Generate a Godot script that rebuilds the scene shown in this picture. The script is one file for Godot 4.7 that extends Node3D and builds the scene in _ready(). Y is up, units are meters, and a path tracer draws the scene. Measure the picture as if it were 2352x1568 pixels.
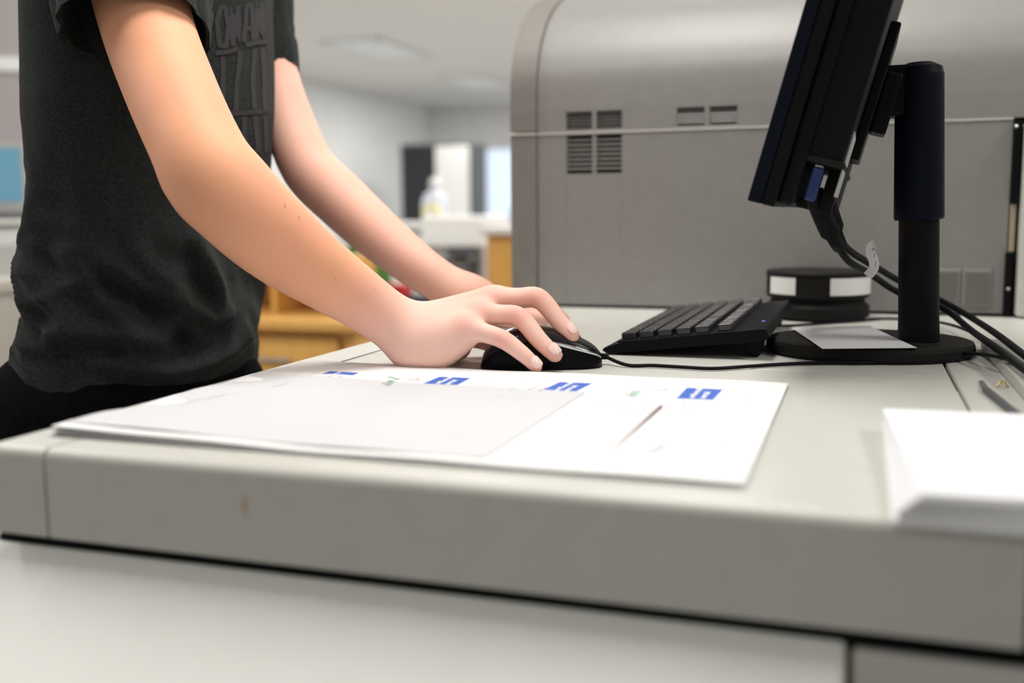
extends Node3D

const T := 0.95                      # height of the work surface
const EYE := Vector3(0.0, 1.0945, 0.0)
const FOCAL := 2357.5                # focal length in pixels of the 2352 x 1568 frame
var view := Basis.from_euler(Vector3(-0.12572, 0.32719, -0.00844))
var M := {}
var used := {}
var rng := RandomNumberGenerator.new()

# ---------------------------------------------------------------- pixels to points
func ray(x: float, y: float) -> Vector3:
	return view * Vector3((x - 1176.0) / FOCAL, -(y - 784.0) / FOCAL, -1.0)

func px(x: float, y: float, t: float) -> Vector3:
	return EYE + ray(x, y) * t

func on_y(x: float, y: float, h: float) -> Vector3:
	var d := ray(x, y)
	return EYE + d * ((h - EYE.y) / d.y)

func on_z(x: float, y: float, z: float) -> Vector3:
	var d := ray(x, y)
	return EYE + d * (z / d.z)

# ---------------------------------------------------------------- nodes
func numbered(n: String) -> String:
	var k: int = used.get(n, 0)
	used[n] = k + 1
	return n if k == 0 else "%s_%03d" % [n, k]

func thing(called: String, label: String, category: String, at := Vector3.ZERO, group := "") -> Node3D:
	var o := Node3D.new()
	o.name = numbered(called)
	add_child(o, true)
	o.position = at
	o.set_meta("label", label)
	o.set_meta("category", category)
	if group != "":
		o.set_meta("group", group)
	return o

func part(called: String, mesh: Mesh, m: Material, parent: Node3D, at := Vector3.ZERO, turn := Vector3.ZERO) -> MeshInstance3D:
	var o := MeshInstance3D.new()
	o.name = called
	o.mesh = mesh
	o.material_override = m
	parent.add_child(o, true)
	o.position = at
	o.rotation = turn
	return o

func single(called: String, mesh: Mesh, m: Material, label: String, category: String, at := Vector3.ZERO, turn := Vector3.ZERO, group := "") -> MeshInstance3D:
	var o := part(numbered(called), mesh, m, self, at, turn)
	o.set_meta("label", label)
	o.set_meta("category", category)
	if group != "":
		o.set_meta("group", group)
	return o

func setting(called: String, mesh: Mesh, m: Material, at := Vector3.ZERO) -> MeshInstance3D:
	var o := part(called, mesh, m, self, at)
	o.set_meta("kind", "structure")
	return o

# ---------------------------------------------------------------- materials
func mat(c: Color, rough := 0.6, metal := 0.0) -> StandardMaterial3D:
	var m := StandardMaterial3D.new()
	m.albedo_color = c
	m.roughness = rough
	m.metallic = metal
	return m

func lin(r: float, g: float, b: float) -> Color:
	return Color(r, g, b).linear_to_srgb()

func noise_tex(freq: float, a: Color, b: Color, size := 512, seed_ := 1, octaves := 4) -> NoiseTexture2D:
	var n := FastNoiseLite.new()
	n.seed = seed_
	n.frequency = freq
	n.fractal_octaves = octaves
	var t := NoiseTexture2D.new()
	t.width = size
	t.height = size
	t.seamless = true
	t.noise = n
	var g := Gradient.new()
	g.set_color(0, a)
	g.set_color(1, b)
	t.color_ramp = g
	return t

func textured(m: StandardMaterial3D, t: Texture2D, scale: float) -> StandardMaterial3D:
	m.albedo_texture = t
	m.uv1_triplanar = true
	m.uv1_scale = Vector3.ONE * scale
	return m

func relief(m: StandardMaterial3D, t: Texture2D, depth_cm: float, scale: float) -> StandardMaterial3D:
	m.heightmap_enabled = true
	m.heightmap_texture = t
	m.heightmap_scale = depth_cm
	m.uv1_triplanar = true
	m.uv1_scale = Vector3.ONE * scale
	return m

# ---------------------------------------------------------------- shapes
func tri(st: SurfaceTool, a: Vector3, b: Vector3, c: Vector3, na: Vector3, nb: Vector3, nc: Vector3) -> void:
	if (b - a).cross(c - a).dot(na + nb + nc) > 0.0:
		st.set_normal(na); st.add_vertex(a)
		st.set_normal(nc); st.add_vertex(c)
		st.set_normal(nb); st.add_vertex(b)
	else:
		st.set_normal(na); st.add_vertex(a)
		st.set_normal(nb); st.add_vertex(b)
		st.set_normal(nc); st.add_vertex(c)

func flat(st: SurfaceTool, p: Array, n: Vector3) -> void:
	for i in range(1, p.size() - 1):
		tri(st, p[0], p[i], p[i + 1], n, n, n)

func begin() -> SurfaceTool:
	var st := SurfaceTool.new()
	st.begin(Mesh.PRIMITIVE_TRIANGLES)
	return st

# a box with rounded edges, centred; several may go into one SurfaceTool
func add_rbox(st: SurfaceTool, size: Vector3, r: float, seg := 2, xf := Transform3D.IDENTITY) -> void:
	var h := size * 0.5
	r = minf(r, minf(h.x, minf(h.y, h.z)) * 0.999)
	var cuts := []
	for k in 3:
		var c := []
		for i in seg + 1:
			c.append(-h[k] + r - r * tan(PI / 4 * (1.0 - float(i) / seg)))
		for i in seg + 1:
			c.append(h[k] - r + r * tan(PI / 4 * (float(i) / seg)))
		cuts.append(c)
	for axis in 3:
		var u := (axis + 1) % 3
		var v := (axis + 2) % 3
		for side in [-1.0, 1.0]:
			var P := []
			var N := []
			for a in cuts[u]:
				var rp := []
				var rn := []
				for b in cuts[v]:
					var q := Vector3.ZERO
					q[axis] = side * h[axis]
					q[u] = a
					q[v] = b
					var inner := q.clamp(-h + Vector3.ONE * r, h - Vector3.ONE * r)
					var n := (q - inner).normalized()
					rp.append(xf * (inner + n * r))
					rn.append(xf.basis * n)
				P.append(rp)
				N.append(rn)
			for i in P.size() - 1:
				for j in P[0].size() - 1:
					tri(st, P[i][j], P[i + 1][j], P[i + 1][j + 1], N[i][j], N[i + 1][j], N[i + 1][j + 1])
					tri(st, P[i][j], P[i + 1][j + 1], P[i][j + 1], N[i][j], N[i + 1][j + 1], N[i][j + 1])

func rbox(size: Vector3, r := 0.003, seg := 2) -> ArrayMesh:
	var st := begin()
	add_rbox(st, size, r, seg)
	return st.commit()

# a rounded box from corner to corner, as (mesh, centre)
func span(called: String, a: Vector3, b: Vector3, m: Material, parent: Node3D, r := 0.002, seg := 2) -> MeshInstance3D:
	return part(called, rbox((b - a).abs(), r, seg), m, parent, (a + b) * 0.5)

# grid of points; smooth normals, turned away from the centre or towards a hint
func add_grid(st: SurfaceTool, P: Array, wrap_v := false, hint := Vector3.ZERO, colors := []) -> void:
	var nu := P.size()
	var nv: int = P[0].size()
	var mid := Vector3.ZERO
	for row in P:
		for p in row:
			mid += p
	mid /= nu * nv
	var N := []
	var sense := 0.0
	for i in nu:
		var rn := []
		for j in nv:
			var du: Vector3 = P[mini(i + 1, nu - 1)][j] - P[maxi(i - 1, 0)][j]
			var jl := (j - 1 + nv) % nv if wrap_v else maxi(j - 1, 0)
			var jr := (j + 1) % nv if wrap_v else mini(j + 1, nv - 1)
			var dv: Vector3 = P[i][jr] - P[i][jl]
			var n := du.cross(dv).normalized()
			rn.append(n)
			sense += n.dot(hint if hint != Vector3.ZERO else P[i][j] - mid)
		N.append(rn)
	var s := 1.0 if sense >= 0.0 else -1.0
	var last := nv if wrap_v else nv - 1
	for i in nu - 1:
		for j in last:
			var k := (j + 1) % nv
			var ids := [[i, j], [i + 1, j], [i + 1, k], [i, j], [i + 1, k], [i, k]]
			for q in [0, 3]:
				var a = ids[q]
				var b = ids[q + 1]
				var c = ids[q + 2]
				var pa: Vector3 = P[a[0]][a[1]]
				var pb: Vector3 = P[b[0]][b[1]]
				var pc: Vector3 = P[c[0]][c[1]]
				if (pb - pa).cross(pc - pa).length_squared() < 1e-20:
					continue
				var na: Vector3 = N[a[0]][a[1]] * s
				var nb: Vector3 = N[b[0]][b[1]] * s
				var nc: Vector3 = N[c[0]][c[1]] * s
				if (pb - pa).cross(pc - pa).dot(na + nb + nc) > 0.0:
					var tmp = b
					b = c
					c = tmp
				for v in [a, b, c]:
					st.set_normal(N[v[0]][v[1]] * s)
					if colors:
						st.set_color(colors[v[0]][v[1]])
					st.add_vertex(P[v[0]][v[1]])

func smooth_path(pts: Array, per := 6) -> Array:
	var out := []
	for i in pts.size() - 1:
		var a: Vector3 = pts[maxi(i - 1, 0)]
		var b: Vector3 = pts[i]
		var c: Vector3 = pts[i + 1]
		var d: Vector3 = pts[mini(i + 2, pts.size() - 1)]
		for k in per:
			out.append(b.cubic_interpolate(c, a, d, float(k) / per))
	out.append(pts[-1])
	return out

func add_tube(st: SurfaceTool, pts: Array, radii, sides := 10, cap := true) -> void:
	var P := []
	var t0: Vector3 = (pts[1] - pts[0]).normalized()
	var up := Vector3.UP if absf(t0.y) < 0.9 else Vector3.RIGHT
	var x := t0.cross(up).normalized()
	for i in pts.size():
		var t: Vector3 = (pts[mini(i + 1, pts.size() - 1)] - pts[maxi(i - 1, 0)]).normalized()
		x = (x - t * x.dot(t)).normalized()
		var y := t.cross(x)
		var r: float = radii[i] if radii is Array else radii
		var row := []
		for k in sides:
			var a := TAU * k / sides
			row.append(pts[i] + (x * cos(a) + y * sin(a)) * r)
		P.append(row)
	# the normals of a bent tube point away from its own axis
	for i in pts.size() - 1:
		for k in sides:
			var k2 := (k + 1) % sides
			var n00: Vector3 = (P[i][k] - pts[i]).normalized()
			var n10: Vector3 = (P[i + 1][k] - pts[i + 1]).normalized()
			var n11: Vector3 = (P[i + 1][k2] - pts[i + 1]).normalized()
			var n01: Vector3 = (P[i][k2] - pts[i]).normalized()
			tri(st, P[i][k], P[i + 1][k], P[i + 1][k2], n00, n10, n11)
			tri(st, P[i][k], P[i + 1][k2], P[i][k2], n00, n11, n01)
	if cap:
		flat(st, P[0], -t0)
		flat(st, P[-1], (pts[-1] - pts[-2]).normalized())

func tube(pts: Array, radii, sides := 10) -> ArrayMesh:
	var st := begin()
	add_tube(st, pts, radii, sides)
	return st.commit()

# profile of (radius, height) turned round y, squashed to sx, sz
func add_lathe(st: SurfaceTool, prof: Array, sides := 32, sx := 1.0, sz := 1.0, from := 0.0, to := TAU) -> void:
	for i in prof.size() - 1:
		var a: Vector2 = prof[i]
		var b: Vector2 = prof[i + 1]
		var e := b - a
		if e.length() < 1e-7:
			continue
		var n2 := Vector2(e.y, -e.x).normalized()
		for k in sides:
			var pts := []
			var ns := []
			for q in [[a, k], [b, k], [b, k + 1], [a, k + 1]]:
				var ang: float = from + (to - from) * q[1] / sides
				pts.append(Vector3(q[0].x * cos(ang) * sx, q[0].y, q[0].x * sin(ang) * sz))
				ns.append(Vector3(n2.x * cos(ang) / sx, n2.y, n2.x * sin(ang) / sz).normalized())
			tri(st, pts[0], pts[1], pts[2], ns[0], ns[1], ns[2])
			tri(st, pts[0], pts[2], pts[3], ns[0], ns[2], ns[3])

func lathe(prof: Array, sides := 32, sx := 1.0, sz := 1.0) -> ArrayMesh:
	var st := begin()
	add_lathe(st, prof, sides, sx, sz)
	return st.commit()

# outline in the x-y plane, extruded along z from z0 to z1
func add_prism(st: SurfaceTool, outline: PackedVector2Array, z0: float, z1: float, xf := Transform3D.IDENTITY) -> void:
	var idx := Geometry2D.triangulate_polygon(outline)
	for z in [z0, z1]:
		var n := xf.basis * Vector3(0, 0, signf(z - (z0 + z1) * 0.5))
		for i in range(0, idx.size(), 3):
			var q := []
			for k in 3:
				var p := outline[idx[i + k]]
				q.append(xf * Vector3(p.x, p.y, z))
			tri(st, q[0], q[1], q[2], n, n, n)
	var turn := 1.0 if Geometry2D.is_polygon_clockwise(outline) else -1.0
	for i in outline.size():
		var a := outline[i]
		var b := outline[(i + 1) % outline.size()]
		var e := b - a
		var n := xf.basis * (Vector3(-e.y, e.x, 0).normalized() * turn)
		flat(st, [xf * Vector3(a.x, a.y, z0), xf * Vector3(b.x, b.y, z0), xf * Vector3(b.x, b.y, z1), xf * Vector3(a.x, a.y, z1)], n)

func prism(outline: PackedVector2Array, z0: float, z1: float) -> ArrayMesh:
	var st := begin()
	add_prism(st, outline, z0, z1)
	return st.commit()

# ---------------------------------------------------------------- bodies: smooth joined limbs, meshed as surface nets
# groups: [{k, limbs: [[[point, radius], ...], ...]}]; tint(point) -> Color
func add_body(st: SurfaceTool, groups: Array, k_all: float, cell: float, tint: Callable, floor_y := -1e9) -> void:
	var lo := Vector3.ONE * 1e9
	var hi := -lo
	for g in groups:
		for limb in g.limbs:
			for e in limb:
				lo = lo.min(e[0] - Vector3.ONE * e[1])
				hi = hi.max(e[0] + Vector3.ONE * e[1])
	lo -= Vector3.ONE * 0.03
	hi += Vector3.ONE * 0.03
	var n := Vector3i(((hi - lo) / cell).ceil()) + Vector3i.ONE
	var sy := n.x
	var sz := n.x * n.y
	var total := n.x * n.y * n.z
	var F := PackedFloat32Array()
	F.resize(total)
	var D := PackedFloat32Array()
	D.resize(total)
	var G := PackedFloat32Array()
	G.resize(total)
	var all_touched := PackedInt32Array()
	for g in groups:
		var k: float = g.k
		var group_touched := PackedInt32Array()
		for limb in g.limbs:
			var touched := PackedInt32Array()
			for s in limb.size() - 1:
				var a: Vector3 = limb[s][0]
				var b: Vector3 = limb[s + 1][0]
				var ra: float = limb[s][1]
				var rb: float = limb[s + 1][1]
				var m := maxf(ra, rb) + maxf(k, k_all) * 3.5 + cell * 2.0
				var c0 := Vector3i(((a.min(b) - Vector3.ONE * m - lo) / cell).floor()).clamp(Vector3i.ZERO, n - Vector3i.ONE)
				var c1 := Vector3i(((a.max(b) + Vector3.ONE * m - lo) / cell).ceil()).clamp(Vector3i.ZERO, n - Vector3i.ONE)
				var ab := b - a
				var inv := 1.0 / maxf(ab.length_squared(), 1e-12)
				var dr := rb - ra
				for z in range(c0.z, c1.z + 1):
					for y in range(c0.y, c1.y + 1):
						var row := z * sz + y * sy
						var p := Vector3(lo.x + c0.x * cell, lo.y + y * cell, lo.z + z * cell) - a
						for x in range(c0.x, c1.x + 1):
							var t := clampf(p.dot(ab) * inv, 0.0, 1.0)
							var d := (p - ab * t).length() - ra - dr * t
							p.x += cell
							if d < m:
								var i := row + x
								var was := D[i]
								if was == 0.0:
									D[i] = d + 10.0
									touched.append(i)
								elif d + 10.0 < was:
									D[i] = d + 10.0
			for i in touched:
				if G[i] == 0.0:
					group_touched.append(i)
				G[i] += exp(-(D[i] - 10.0) / k)
				D[i] = 0.0
		for i in group_touched:
			if F[i] == 0.0:
				all_touched.append(i)
			F[i] += exp(log(G[i]) * k / k_all)
			G[i] = 0.0
	# to a signed distance, outside where nothing reached
	var S := PackedFloat32Array()
	S.resize(total)
	S.fill(0.05)
	for i in all_touched:
		var d := -k_all * log(maxf(F[i], 1e-30))
		if floor_y > -1e8:
			d = maxf(d, floor_y - (lo.y + ((i % sz) / sy) * cell))
		S[i] = d
	var vert := PackedInt32Array()
	vert.resize(total)
	vert.fill(-1)
	var P := PackedVector3Array()
	var cells := PackedInt32Array()
	var offs := [0, 1, sy, sy + 1, sz, sz + 1, sz + sy, sz + sy + 1]
	var edges := [[0, 1], [2, 3], [4, 5], [6, 7], [0, 2], [1, 3], [4, 6], [5, 7], [0, 4], [1, 5], [2, 6], [3, 7]]
	var corner := [Vector3(0, 0, 0), Vector3(1, 0, 0), Vector3(0, 1, 0), Vector3(1, 1, 0), Vector3(0, 0, 1), Vector3(1, 0, 1), Vector3(0, 1, 1), Vector3(1, 1, 1)]
	var near := {}
	for i in all_touched:
		if absf(S[i]) < cell * 2.0:
			for o in offs:
				if i - o >= 0:
					near[i - o] = true
	for i in near:
		var ix: int = i % sy
		var iy: int = (i % sz) / sy
		var iz: int = i / sz
		if ix >= n.x - 1 or iy >= n.y - 1 or iz >= n.z - 1:
			continue
		var v := []
		var inside := 0
		for o in offs:
			var d := S[i + o]
			v.append(d)
			if d < 0.0:
				inside += 1
		if inside == 0 or inside == 8:
			continue
		var q := Vector3.ZERO
		var c := 0
		for e in edges:
			var a: float = v[e[0]]
			var b: float = v[e[1]]
			if (a < 0.0) != (b < 0.0):
				q += corner[e[0]].lerp(corner[e[1]], a / (a - b))
				c += 1
		vert[i] = P.size()
		cells.append(i)
		P.append(lo + (Vector3(ix, iy, iz) + q / c) * cell)
	var N := PackedVector3Array()
	var K := PackedColorArray()
	for j in P.size():
		var i := cells[j]
		var f := (P[j] - lo) / cell - Vector3(i % sy, (i % sz) / sy, i / sz)
		var gx := 0.0
		var gy := 0.0
		var gz := 0.0
		for y in 2:
			for z in 2:
				var w := (f.y if y else 1.0 - f.y) * (f.z if z else 1.0 - f.z)
				var o := i + y * sy + z * sz
				gx += w * (S[o + 1] - S[o])
		for x in 2:
			for z in 2:
				var w := (f.x if x else 1.0 - f.x) * (f.z if z else 1.0 - f.z)
				var o := i + x + z * sz
				gy += w * (S[o + sy] - S[o])
		for x in 2:
			for y in 2:
				var w := (f.x if x else 1.0 - f.x) * (f.y if y else 1.0 - f.y)
				var o := i + x + y * sy
				gz += w * (S[o + sz] - S[o])
		N.append(Vector3(gx, gy, gz).normalized())
		K.append(tint.call(P[j]))
	# smooth the normals and the surface once
	var quads := PackedInt32Array()
	for j in P.size():
		var i := cells[j]
		for axis in 3:
			var da: int = [1, sy, sz][axis]
			var u: int = [sy, sz, 1][axis]
			var w: int = [sz, 1, sy][axis]
			if i - u - w < 0 or (S[i] < 0.0) == (S[i + da] < 0.0):
				continue
			var a := vert[i]
			var b := vert[i - u]
			var c := vert[i - u - w]
			var d := vert[i - w]
			if b < 0 or c < 0 or d < 0:
				continue
			quads.append_array([a, b, c, d])
	for pass_ in 2:
		var sum := PackedVector3Array()
		sum.resize(P.size())
		var sumn := PackedVector3Array()
		sumn.resize(P.size())
		var cnt := PackedInt32Array()
		cnt.resize(P.size())
		for q in range(0, quads.size(), 4):
			var m := (P[quads[q]] + P[quads[q + 1]] + P[quads[q + 2]] + P[quads[q + 3]]) * 0.25
			var mn := N[quads[q]] + N[quads[q + 1]] + N[quads[q + 2]] + N[quads[q + 3]]
			for e in 4:
				sum[quads[q + e]] += m
				sumn[quads[q + e]] += mn
				cnt[quads[q + e]] += 1
		for j in P.size():
			if cnt[j]:
				P[j] = P[j].lerp(sum[j] / cnt[j], 0.5)
				N[j] = sumn[j].normalized()
	for q in range(0, quads.size(), 4):
		for e in [[0, 1, 2], [0, 2, 3]]:
			var a := quads[q + e[0]]
			var b := quads[q + e[1]]
			var c := quads[q + e[2]]
			if (P[b] - P[a]).cross(P[c] - P[a]).dot(N[a] + N[b] + N[c]) > 0.0:
				var tmp := b
				b = c
				c = tmp
			for v in [a, b, c]:
				st.set_normal(N[v])
				st.set_color(K[v])
				st.add_vertex(P[v])

# a limb through pixels: [x, y, depth, radius] each, smoothed
func limb(joints: Array, per := 4) -> Array:
	var pts := []
	for j in joints:
		pts.append([px(j[0], j[1], j[2]), j[3]])
	return bend(pts, per)

func bend(pts: Array, per := 4) -> Array:
	var out := []
	for i in pts.size() - 1:
		var a = pts[maxi(i - 1, 0)]
		var b = pts[i]
		var c = pts[i + 1]
		var d = pts[mini(i + 2, pts.size() - 1)]
		for k in per:
			var f := float(k) / per
			out.append([b[0].cubic_interpolate(c[0], a[0], d[0], f), cubic_interpolate(b[1], c[1], a[1], d[1], f)])
	out.append(pts[-1])
	return out

# ---------------------------------------------------------------- the scene
func _ready() -> void:
	rng.seed = 7
	make_camera_and_light()
	make_materials()
	make_room()
	make_table()
	make_press()
	make_person()
	make_monitor()
	make_keyboard()
	make_mouse()
	make_sheets()
	make_small_things()
	make_background()

func make_camera_and_light() -> void:
	var cam := Camera3D.new()
	cam.name = "camera"
	cam.fov = 36.79
	cam.near = 0.05
	cam.far = 100.0
	var lens := CameraAttributesPhysical.new()
	lens.frustum_focal_length = 36.085
	lens.frustum_focus_distance = 0.975
	lens.frustum_near = 0.05
	lens.frustum_far = 100.0
	lens.exposure_aperture = 2.9
	lens.exposure_multiplier = 1.0
	cam.attributes = lens
	add_child(cam)
	cam.transform = Transform3D(view, EYE)
	cam.current = true
	var env := Environment.new()
	env.background_mode = Environment.BG_COLOR
	env.background_color = Color(0.86, 0.92, 1.0)
	env.background_energy_multiplier = 3.5
	env.tonemap_mode = Environment.TONE_MAPPER_LINEAR
	env.tonemap_exposure = 0.385
	env.sdfgi_enabled = true
	env.ssao_enabled = true
	env.ssil_enabled = true
	var w := WorldEnvironment.new()
	w.name = "environment"
	w.environment = env
	add_child(w)

func make_materials() -> void:
	M.machine = textured(mat(Color.WHITE, 0.42), noise_tex(0.02, lin(0.515, 0.515, 0.48), lin(0.54, 0.54, 0.505), 512, 3), 3.0)
	M.hood = textured(mat(Color.WHITE, 0.45), noise_tex(0.02, lin(0.230, 0.226, 0.217), lin(0.252, 0.248, 0.239), 512, 4), 3.0)
	M.cap = textured(mat(Color.WHITE, 0.5), noise_tex(0.02, lin(0.185, 0.176, 0.162), lin(0.21, 0.2, 0.185), 512, 5), 3.0)
	M.door = textured(mat(Color.WHITE, 0.4), noise_tex(0.02, lin(0.87, 0.88, 0.85), lin(0.90, 0.91, 0.88), 512, 6), 2.0)
	M.gap = mat(lin(0.012, 0.011, 0.012), 0.7)
	M.black = mat(lin(0.006, 0.006, 0.007), 0.38)
	M.black_soft = relief(mat(lin(0.006, 0.006, 0.007), 0.5), noise_tex(0.25, Color.BLACK, Color.WHITE, 256, 8), 0.01, 8.0)
	M.black_dust = textured(mat(Color.WHITE, 0.55), noise_tex(0.12, lin(0.008, 0.008, 0.008), lin(0.03, 0.028, 0.026), 512, 9), 6.0)
	M.black_gloss = mat(lin(0.01, 0.01, 0.012), 0.14)
	M.bezel = mat(lin(0.004, 0.006, 0.012), 0.42)
	M.cable = mat(lin(0.008, 0.008, 0.010), 0.5)
	M.chrome = mat(lin(0.75, 0.78, 0.8), 0.12, 1.0)
	M.steel = mat(lin(0.55, 0.55, 0.56), 0.3, 1.0)
	M.gold = mat(lin(0.65, 0.48, 0.22), 0.25, 1.0)
	for k in ["gap", "black", "black_soft", "black_dust", "bezel", "cable"]:
		M[k].metallic_specular = 0.2
	M.paper = mat(lin(0.76, 0.765, 0.77), 0.75)
	M.paper_cool = mat(lin(0.71, 0.72, 0.75), 0.75)
	M.white_plastic = mat(lin(0.8, 0.81, 0.8), 0.35)
	M.vga = mat(lin(0.005, 0.022, 0.12), 0.4)
	M.wall = textured(mat(Color.WHITE, 0.9), noise_tex(0.02, lin(0.78, 0.79, 0.79), lin(0.82, 0.83, 0.83), 256, 10), 0.5)
	M.ceiling = textured(mat(Color.WHITE, 0.95), noise_tex(0.1, lin(0.70, 0.69, 0.67), lin(0.76, 0.75, 0.73), 256, 11), 0.6)
	M.floor = textured(mat(Color.WHITE, 0.95), noise_tex(0.2, lin(0.30, 0.295, 0.285), lin(0.38, 0.37, 0.36), 512, 12), 0.7)
	M.beech = textured(mat(Color.WHITE, 0.45), noise_tex(0.015, lin(0.68, 0.36, 0.085), lin(0.80, 0.46, 0.13), 512, 13), 1.0)
	M.beech.uv1_scale = Vector3(4.0, 0.6, 4.0)
	M.grey_plastic = mat(lin(0.42, 0.42, 0.41), 0.5)
	M.dark_plastic = mat(lin(0.07, 0.075, 0.085), 0.45)
	M.lamp_metal = mat(lin(0.75, 0.75, 0.74), 0.4)
	M.lamp_glow = mat(lin(0.75, 0.78, 0.82), 0.6)
	M.lamp_glow.emission_enabled = true
	M.lamp_glow.emission = Color(0.9, 0.95, 1.0)
	M.lamp_glow.emission_energy_multiplier = 0.55

# ---------------------------------------------------------------- room
func make_room() -> void:
	var x0 := -6.4
	var x1 := 4.6
	var z0 := -15.0
	var z1 := 4.0
	var h := 2.7
	setting("floor", rbox(Vector3(x1 - x0, 0.1, z1 - z0), 0.001, 1), M.floor, Vector3((x0 + x1) / 2, -0.05, (z0 + z1) / 2))
	setting("ceiling", rbox(Vector3(x1 - x0, 0.1, z1 - z0), 0.001, 1), M.ceiling, Vector3((x0 + x1) / 2, h + 0.05, (z0 + z1) / 2))
	setting("wall_left", rbox(Vector3(0.12, h + 0.2, z1 - z0), 0.001, 1), M.wall, Vector3(x0 - 0.06, h / 2, (z0 + z1) / 2))
	setting("wall_right", rbox(Vector3(0.12, h + 0.2, z1 - z0), 0.001, 1), M.wall, Vector3(x1 + 0.06, h / 2, (z0 + z1) / 2))
	setting("wall_front", rbox(Vector3(x1 - x0 + 0.24, h + 0.2, 0.12), 0.001, 1), M.wall, Vector3((x0 + x1) / 2, h / 2, z1 + 0.06))
	# the far wall, with a window opening
	var wx0 := -5.55
	var wx1 := -3.2
	var wy0 := 0.85
	var wy1 := 2.1
	var st := begin()
	for r in [[x0 - 0.12, wx0, -0.1, h + 0.1], [wx1, x1 + 0.12, -0.1, h + 0.1], [wx0, wx1, -0.1, wy0], [wx0, wx1, wy1, h + 0.1]]:
		add_rbox(st, Vector3(r[1] - r[0], r[3] - r[2], 0.12), 0.001, 1, Transform3D(Basis.IDENTITY, Vector3((r[0] + r[1]) / 2, (r[2] + r[3]) / 2, z0 - 0.06)))
	setting("wall_back", st.commit(), M.wall)
	st = begin()
	for r in [[wx0, wx0 + 0.06, wy0, wy1], [wx1 - 0.06, wx1, wy0, wy1], [wx0, wx1, wy0, wy0 + 0.06], [wx0, wx1, wy1 - 0.06, wy1], [-4.40, -4.34, wy0, wy1]]:
		add_rbox(st, Vector3(r[1] - r[0], r[3] - r[2], 0.08), 0.004, 1, Transform3D(Basis.IDENTITY, Vector3((r[0] + r[1]) / 2, (r[2] + r[3]) / 2, z0 - 0.05)))
	var win := setting("window_1", st.commit(), M.white_plastic)
	var glass := mat(Color(1, 1, 1, 0.06), 0.02)
	glass.transparency = BaseMaterial3D.TRANSPARENCY_ALPHA
	part("pane", rbox(Vector3(wx1 - wx0 - 0.1, wy1 - wy0 - 0.1, 0.006), 0.001, 1), glass, win, Vector3((wx0 + wx1) / 2, (wy0 + wy1) / 2, z0 - 0.05))
	for k in 2:
		setting("baseboard_" + ["left", "back"][k], rbox([Vector3(0.015, 0.1, z1 - z0 - 0.1), Vector3(x1 - x0 - 0.1, 0.1, 0.015)][k], 0.004, 1), M.white_plastic, [Vector3(x0 + 0.008, 0.051, (z0 + z1) / 2), Vector3((x0 + x1) / 2, 0.051, z0 + 0.008)][k])
	for z in [1.8, -1.0, -3.8, -6.6, -9.4, -12.2]:
		for x in [-4.55, -2.45, -0.35, 1.75]:
			ceiling_light(x, z, h)

func ceiling_light(x: float, z: float, h: float) -> void:
	var w := 0.6
	var l := 1.2
	var row := {1.8: "behind the work table", -1.0: "over the work table", -3.8: "over the wooden desk", -6.6: "across the middle of the room", -9.4: "in the second row from the window", -12.2: "in the row closest to the window"}
	var col := {-4.55: "along the left wall", -2.45: "second column from the left wall", -0.35: "in line with the press", 1.75: "right of the press"}
	var t := thing("ceiling_light", "recessed ceiling light %s, %s" % [row[z], col[x]], "ceiling light", Vector3(x, h, z), "recessed ceiling lights")
	var st := begin()
	for s in [-1.0, 1.0]:
		add_rbox(st, Vector3(0.03, 0.03, l), 0.004, 1, Transform3D(Basis.IDENTITY, Vector3(s * (w / 2 - 0.015), -0.015, 0)))
		add_rbox(st, Vector3(w, 0.03, 0.03), 0.004, 1, Transform3D(Basis.IDENTITY, Vector3(0, -0.015, s * (l / 2 - 0.015))))
	part("frame", st.commit(), M.lamp_metal, t)
	part("diffuser", rbox(Vector3(w - 0.06, 0.006, l - 0.06), 0.001, 1), M.lamp_glow, t, Vector3(0, -0.004, 0))
	var blade := rbox(Vector3(w - 0.06, 0.022, 0.006), 0.001, 1)
	for k in 5:
		part("louvre_blade", blade, M.lamp_metal, t, Vector3(0, -0.019, -0.4 + 0.2 * k))
	var a := AreaLight3D.new()
	a.name = "lamp"
	a.area_size = Vector2(w - 0.08, l - 0.08)
	a.light_color = Color(1.0, 0.985, 0.96)
	a.light_energy = {1.8: 1.9, -1.0: 8.8, -3.8: 6.0}.get(z, 11.0)
	a.shadow_enabled = true
	t.add_child(a)
	a.position = Vector3(0, -0.034, 0)
	a.rotation.x = -PI / 2
	a.set("area_range", 30.0)

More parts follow.
